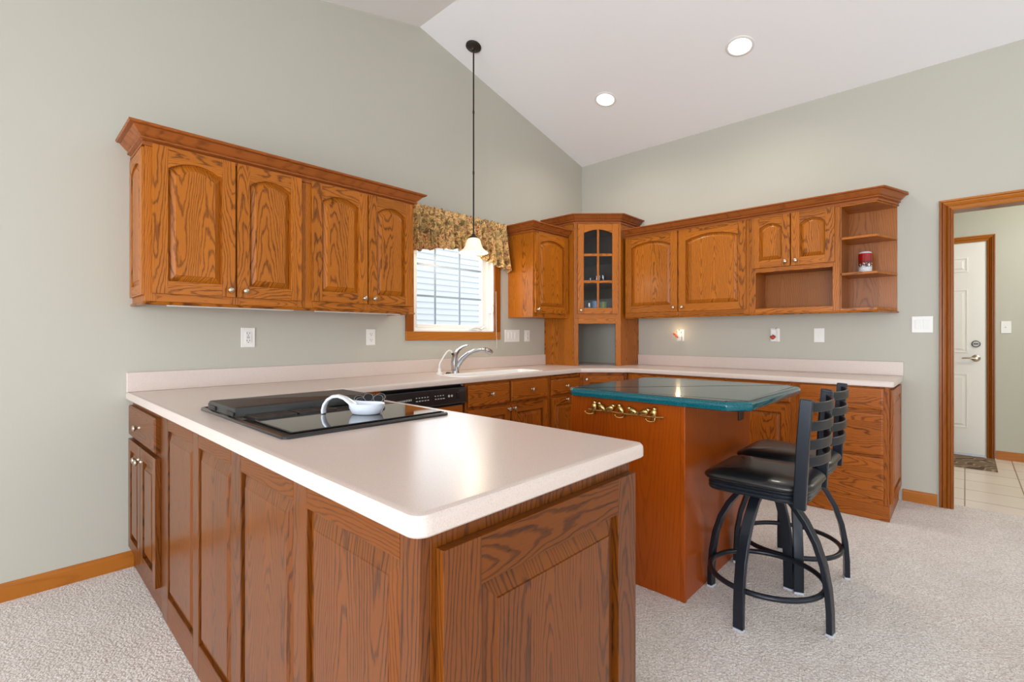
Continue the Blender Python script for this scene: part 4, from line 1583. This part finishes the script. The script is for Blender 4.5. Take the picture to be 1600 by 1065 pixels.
mb.lathe([(0.012, z0 - 0.004), (0.014, z0 - 0.040), (0.026, z0 - 0.062), (0.031, z0 - 0.085), (0.024, z0 - 0.106), (0.001, z0 - 0.117)], 20)
mb.build('bulb', 'bulb', pd, smooth=60)
pl = bpy.data.lights.new('pendant_bulb_light', 'POINT')
pl.energy = 7
pl.color = (1.0, 0.80, 0.55)
pl.shadow_soft_size = 0.04
po = bpy.data.objects.new('pendant_bulb_light', pl)
COL.objects.link(po)
po.location = (PXY[0], PXY[1], 1.875)

for x, y, lb in ((-0.828, -1.981, 'lit recessed ceiling light nearer the camera, the larger looking one'), (-0.821, -0.829, 'lit recessed ceiling light nearer the room corner')):
    r = root('recessed_light', lb, 'ceiling light', (x, y, cz(x)), rot=(0, math.atan(SL), 0), group='recessed ceiling lights')
    mb = MB()
    mb.lathe([(0.098, -0.0006), (0.098, -0.004), (0.094, -0.007), (0.082, -0.008), (0.078, -0.004), (0.078, -0.0006)], 40, 0, cap=False)
    mb.build('trim_ring', 'white', r, smooth=40)
    mb = MB()
    mb.lathe([(0.079, -0.0008), (0.079, -0.004), (0.05, -0.007), (0.001, -0.008)], 40)
    mb.build('lamp_lens', 'lens', r, smooth=60)
    sl = bpy.data.lights.new('recessed_lamp_light', 'SPOT')
    sl.energy = 30
    sl.color = (1.0, 0.93, 0.80)
    sl.spot_size = math.radians(150)
    sl.spot_blend = 0.8
    sl.shadow_soft_size = 0.08
    so = bpy.data.objects.new('recessed_lamp_light', sl)
    COL.objects.link(so)
    so.location = (x, y, cz(x) - 0.03)

# ================================================================== VALANCE
va = root('window_valance', 'gathered floral gold valance with arched hem over the sink window', 'valance', (-1.82, -0.06, 2.24))
mb = MB()
NX, NZ = 170, 14
vx0, vx1 = -2.452, -1.300
grid = []
for i in range(NX + 1):
    t_ = i / NX
    x = vx0 + (vx1 - vx0) * t_
    flare = 0.055 * max(0, (t_ - 0.86) / 0.14)
    s = (t_ - 0.46) / 0.54
    hem = 1.935 - 0.128 * min(1.0, abs(s)) ** 1.6 + 0.008 * math.sin(i * 0.9)
    col = []
    for j in range(NZ + 1):
        q = j / NZ
        z = 2.245 - (2.245 - hem) * q
        amp = 0.008 + 0.027 * q
        if q < 0.08:
            amp = 0.010
        ph = x * 2 * PI / 0.082
        y = -0.062 + amp * (math.sin(ph + 0.9 * math.sin(x * 23)) + 0.35 * math.sin(ph * 2.3 + q * 2))
        col.append(mb.bm.verts.new((x + flare * q + 1.82, y + 0.06 - 0.01 * q, z - 2.24 + (0.006 * math.sin(ph * 2) if j == 0 else 0))))
    grid.append(col)
# return to the wall at the right end
for k_ in range(1, 4):
    col = []
    for j in range(NZ + 1):
        q = j / NZ
        p = grid[NX][j].co
        f = k_ / 3
        yy = p.y + (0.055 - p.y) * f
        col.append(mb.bm.verts.new((p.x + 0.004 * math.sin(f * 3), yy, p.z + (-0.012 * f if j == NZ else 0))))
    grid.append(col)
for a, b in zip(grid, grid[1:]):
    for j in range(NZ):
        mb.bm.faces.new((a[j], b[j], b[j + 1], a[j + 1]))
vo = mb.build('valance_fabric', ['floral', 'white'], va, smooth=70)
so_ = vo.modifiers.new('thickness', 'SOLIDIFY')
so_.thickness = 0.003
so_.offset = 1
mb = MB()
mb.tube([(-2.452 + 1.82, 0.012, -0.025), (-1.303 + 1.82, 0.012, -0.025)], 0.006, 8)
mb.tube([(-1.303 + 1.82, 0.012, -0.025), (-1.300 + 1.82, 0.03, -0.025), (-1.300 + 1.82, 0.0595, -0.025)], 0.006, 8)
mb.build('curtain_rod', 'white', va, smooth=50)

# ================================================================== OUTLETS AND SWITCHES
def plate(name, label, cat, loc, rz, w, h, kind, group=None):
    r = root(name, label, cat, loc, rz, group)
    mb = MB()
    mb.box(-w / 2, w / 2, -0.006, -0.0005, -h / 2, h / 2)
    mb.build('cover_plate', 'white', r, bevel=0.003)
    if kind == 'duplex':
        for zz in (-0.021, 0.021):
            mb = MB()
            mb.prism(round_poly([(-0.017, zz - 0.014), (0.017, zz - 0.014), (0.017, zz + 0.014), (-0.017, zz + 0.014)], [0.008] * 4, 3), 'xz', -0.009, -0.006)
            rc = mb.build('receptacle', 'white', r)
            mb = MB()
            for sx in (-0.007, 0.007):
                mb.box(sx - 0.0012, sx + 0.0012, -0.0095, -0.009, zz - 0.001, zz + 0.008)
            mb.lathe([(0.0028, 0), (0.0028, 0.0006)], 10, 0, (0, -0.009, zz - 0.008), '-y')
            mb.build('slot', 'dark_slot', rc)
    elif kind == 'gfci':
        mb = MB()
        mb.box(-0.018, 0.018, -0.009, -0.006, -0.034, 0.034)
        rc = mb.build('receptacle', 'white', r, bevel=0.001)
        mb = MB()
        for zz in (-0.022, 0.022):
            for sx in (-0.007, 0.007):
                mb.box(sx - 0.0015, sx + 0.0015, -0.0095, -0.009, zz - 0.001, zz + 0.008)
            mb.lathe([(0.003, 0), (0.003, 0.0006)], 10, 0, (0, -0.009, zz - 0.008), '-y')
        mb.build('slot', 'dark_slot', rc)
        mb = MB()
        mb.box(-0.008, 0.008, -0.0105, -0.009, -0.006, -0.001)
        mb.box(-0.008, 0.008, -0.0105, -0.009, 0.001, 0.006)
        mb.build('test_button', 'steel_grey', rc)
    elif kind.startswith('rocker'):
        nn = int(kind[-1])
        for i in range(nn):
            cx_ = (i - (nn - 1) / 2) * 0.046
            mb = MB()
            mb.prism([(-0.006, -0.033), (-0.0075, -0.033), (-0.0115, 0.033), (-0.006, 0.033)], 'yz', cx_ - 0.0165, cx_ + 0.0165)
            mb.build('rocker', 'white', r, bevel=0.001)
    elif kind == 'toggle':
        mb = MB()
        mb.box(-0.005, 0.005, -0.016, -0.006, -0.002, 0.010)
        mb.build('toggle', 'white', r, bevel=0.002)
    elif kind == 'jack':
        mb = MB()
        mb.lathe([(0.006, 0), (0.005, 0.004), (0.002, 0.004), (0.002, 0.001)], 12, 0, (0, -0.006, 0), '-y')
        mb.build('jack', 'nickel', r, smooth=40)
    return r


plate('wall_outlet', 'white GFCI outlet on the sink wall, further from the window', 'outlet', (-3.520, 0, 1.198), 0, 0.080, 0.120, 'gfci')
plate('wall_outlet', 'white duplex outlet on the sink wall just left of the window', 'outlet', (-2.687, 0, 1.198), 0, 0.074, 0.118, 'duplex')
plate('light_switch', 'white triple rocker switch plate right of the sink window', 'switch', (-1.168, 0, 1.209), 0, 0.205, 0.118, 'rocker3')
plate('wall_outlet', 'white outlet between the triple switch and the corner cabinet', 'outlet', (-0.950, 0, 1.209), 0, 0.078, 0.114, 'duplex')
plate('light_switch', 'white double rocker switch plate beside the doorway', 'switch', (0, -2.963, 1.290), R90, 0.118, 0.118, 'rocker2')
plate('cable_plate', 'white blank wall plate with a centre jack on the doorway wall', 'wall plate', (0, -2.325, 1.213), R90, 0.074, 0.114, 'jack')
plate('light_switch', 'white toggle switch on the hall wall beyond the doorway', 'switch', (2.15, -3.478, 1.292), R90, 0.072, 0.118, 'toggle')
plate('wall_outlet', 'white outlet behind the lit night light below the wide door cabinet', 'outlet', (0, -1.165, 1.213), R90, 0.074, 0.114, 'duplex')
plate('wall_outlet', 'white outlet behind the apple night light on the doorway wall', 'outlet', (0, -2.001, 1.215), R90, 0.074, 0.114, 'duplex')

# night lights
na = root('night_light', 'lit night light with red flower spray plugged in near the corner cabinet', 'night light', (-0.0096, -1.165, 1.192), R90)
mb = MB()
mb.box(-0.018, 0.018, -0.030, -0.0005, -0.030, 0.012)
mb.build('plug_body', 'white', na, bevel=0.004)
mb = MB()
mb.ball((0.0, -0.018, 0.034), 0.013, 0.011, 0.022)
mb.build('bulb', 'night', na, smooth=60)
mb = MB()
for i, (px_, pz_) in enumerate(((-0.052, 0.040), (-0.046, 0.028), (-0.038, 0.036), (-0.034, 0.018), (-0.026, 0.026), (-0.024, 0.010), (-0.014, 0.014), (-0.010, 0.002))):
    mb.ball((px_, -0.036 - 0.002 * (i % 3), pz_), 0.0085, 0.006, 0.0075)
mb.build('flower', plain('red_petals', rgb(196, 92, 72), 0.5), na, smooth=60)
mb = MB()
mb.tube([(0.004, -0.034, 0.0), (0.006, -0.036, 0.03), (0.002, -0.036, 0.066)], 0.0022, 6)
for px_, pz_, rt in ((0.022, 0.052, 40), (-0.014, 0.050, -50), (0.004, 0.070, 5)):
    mb.ball((px_, -0.036, pz_), 0.006, 0.002, 0.014, 0, Matrix.Rotation(math.radians(rt), 4, 'Y'))
mb.tube([(0.003, -0.036, 0.036), (0.020, -0.036, 0.050)], 0.0018, 6)
mb.build('leaf', plain('dark_leaf', rgb(88, 96, 70), 0.5), na, smooth=60)
nl = bpy.data.lights.new('night_light_glow', 'POINT')
nl.energy = 0.4
nl.color = (1.0, 0.72, 0.40)
nl.shadow_soft_size = 0.015
no_ = bpy.data.objects.new('night_light_glow', nl)
COL.objects.link(no_)
no_.location = (-0.06, -1.163, 1.245)
nb = root('night_light', 'unlit night light with red apple motif plugged in below the cubby', 'night light', (-0.0096, -2.001, 1.192), R90)
mb = MB()
mb.box(-0.018, 0.018, -0.028, -0.0005, -0.030, 0.012)
mb.prism(round_poly([(-0.026, 0.012), (0.016, 0.012), (0.016, 0.072), (-0.026, 0.072)], [0.010] * 4, 4), 'xz', -0.020, -0.016)
mb.build('plug_body', 'white', nb, bevel=0.003)
mb = MB()
mb.ball((-0.008, -0.034, 0.002), 0.017, 0.008, 0.016)
mb.ball((-0.018, -0.034, 0.008), 0.011, 0.007, 0.012)
mb.ball((0.004, -0.034, 0.008), 0.011, 0.007, 0.012)
mb.build('apple', plain('apple_red', rgb(176, 62, 38), 0.4), nb, smooth=60)
mb = MB()
mb.ball((-0.004, -0.035, 0.022), 0.010, 0.003, 0.004, 0, Matrix.Rotation(0.5, 4, 'Y'))
mb.tube([(0.008, -0.018, 0.072), (0.012, -0.018, 0.082), (0.020, -0.018, 0.084)], 0.002, 6)
mb.build('leaf', plain('apple_leaf', rgb(86, 84, 44), 0.5), nb, smooth=60)

# ================================================================== HALL
mb = MB()
mb.box(1.50, 2.09, -3.40, -2.45, -0.0018, 0.010)
tag(mb.build('door_mat', 'leaf_mat', bevel=0.003, loc=(1.8, -2.9, 0)), 'brown leaf patterned mat in front of the white hall door', 'mat')
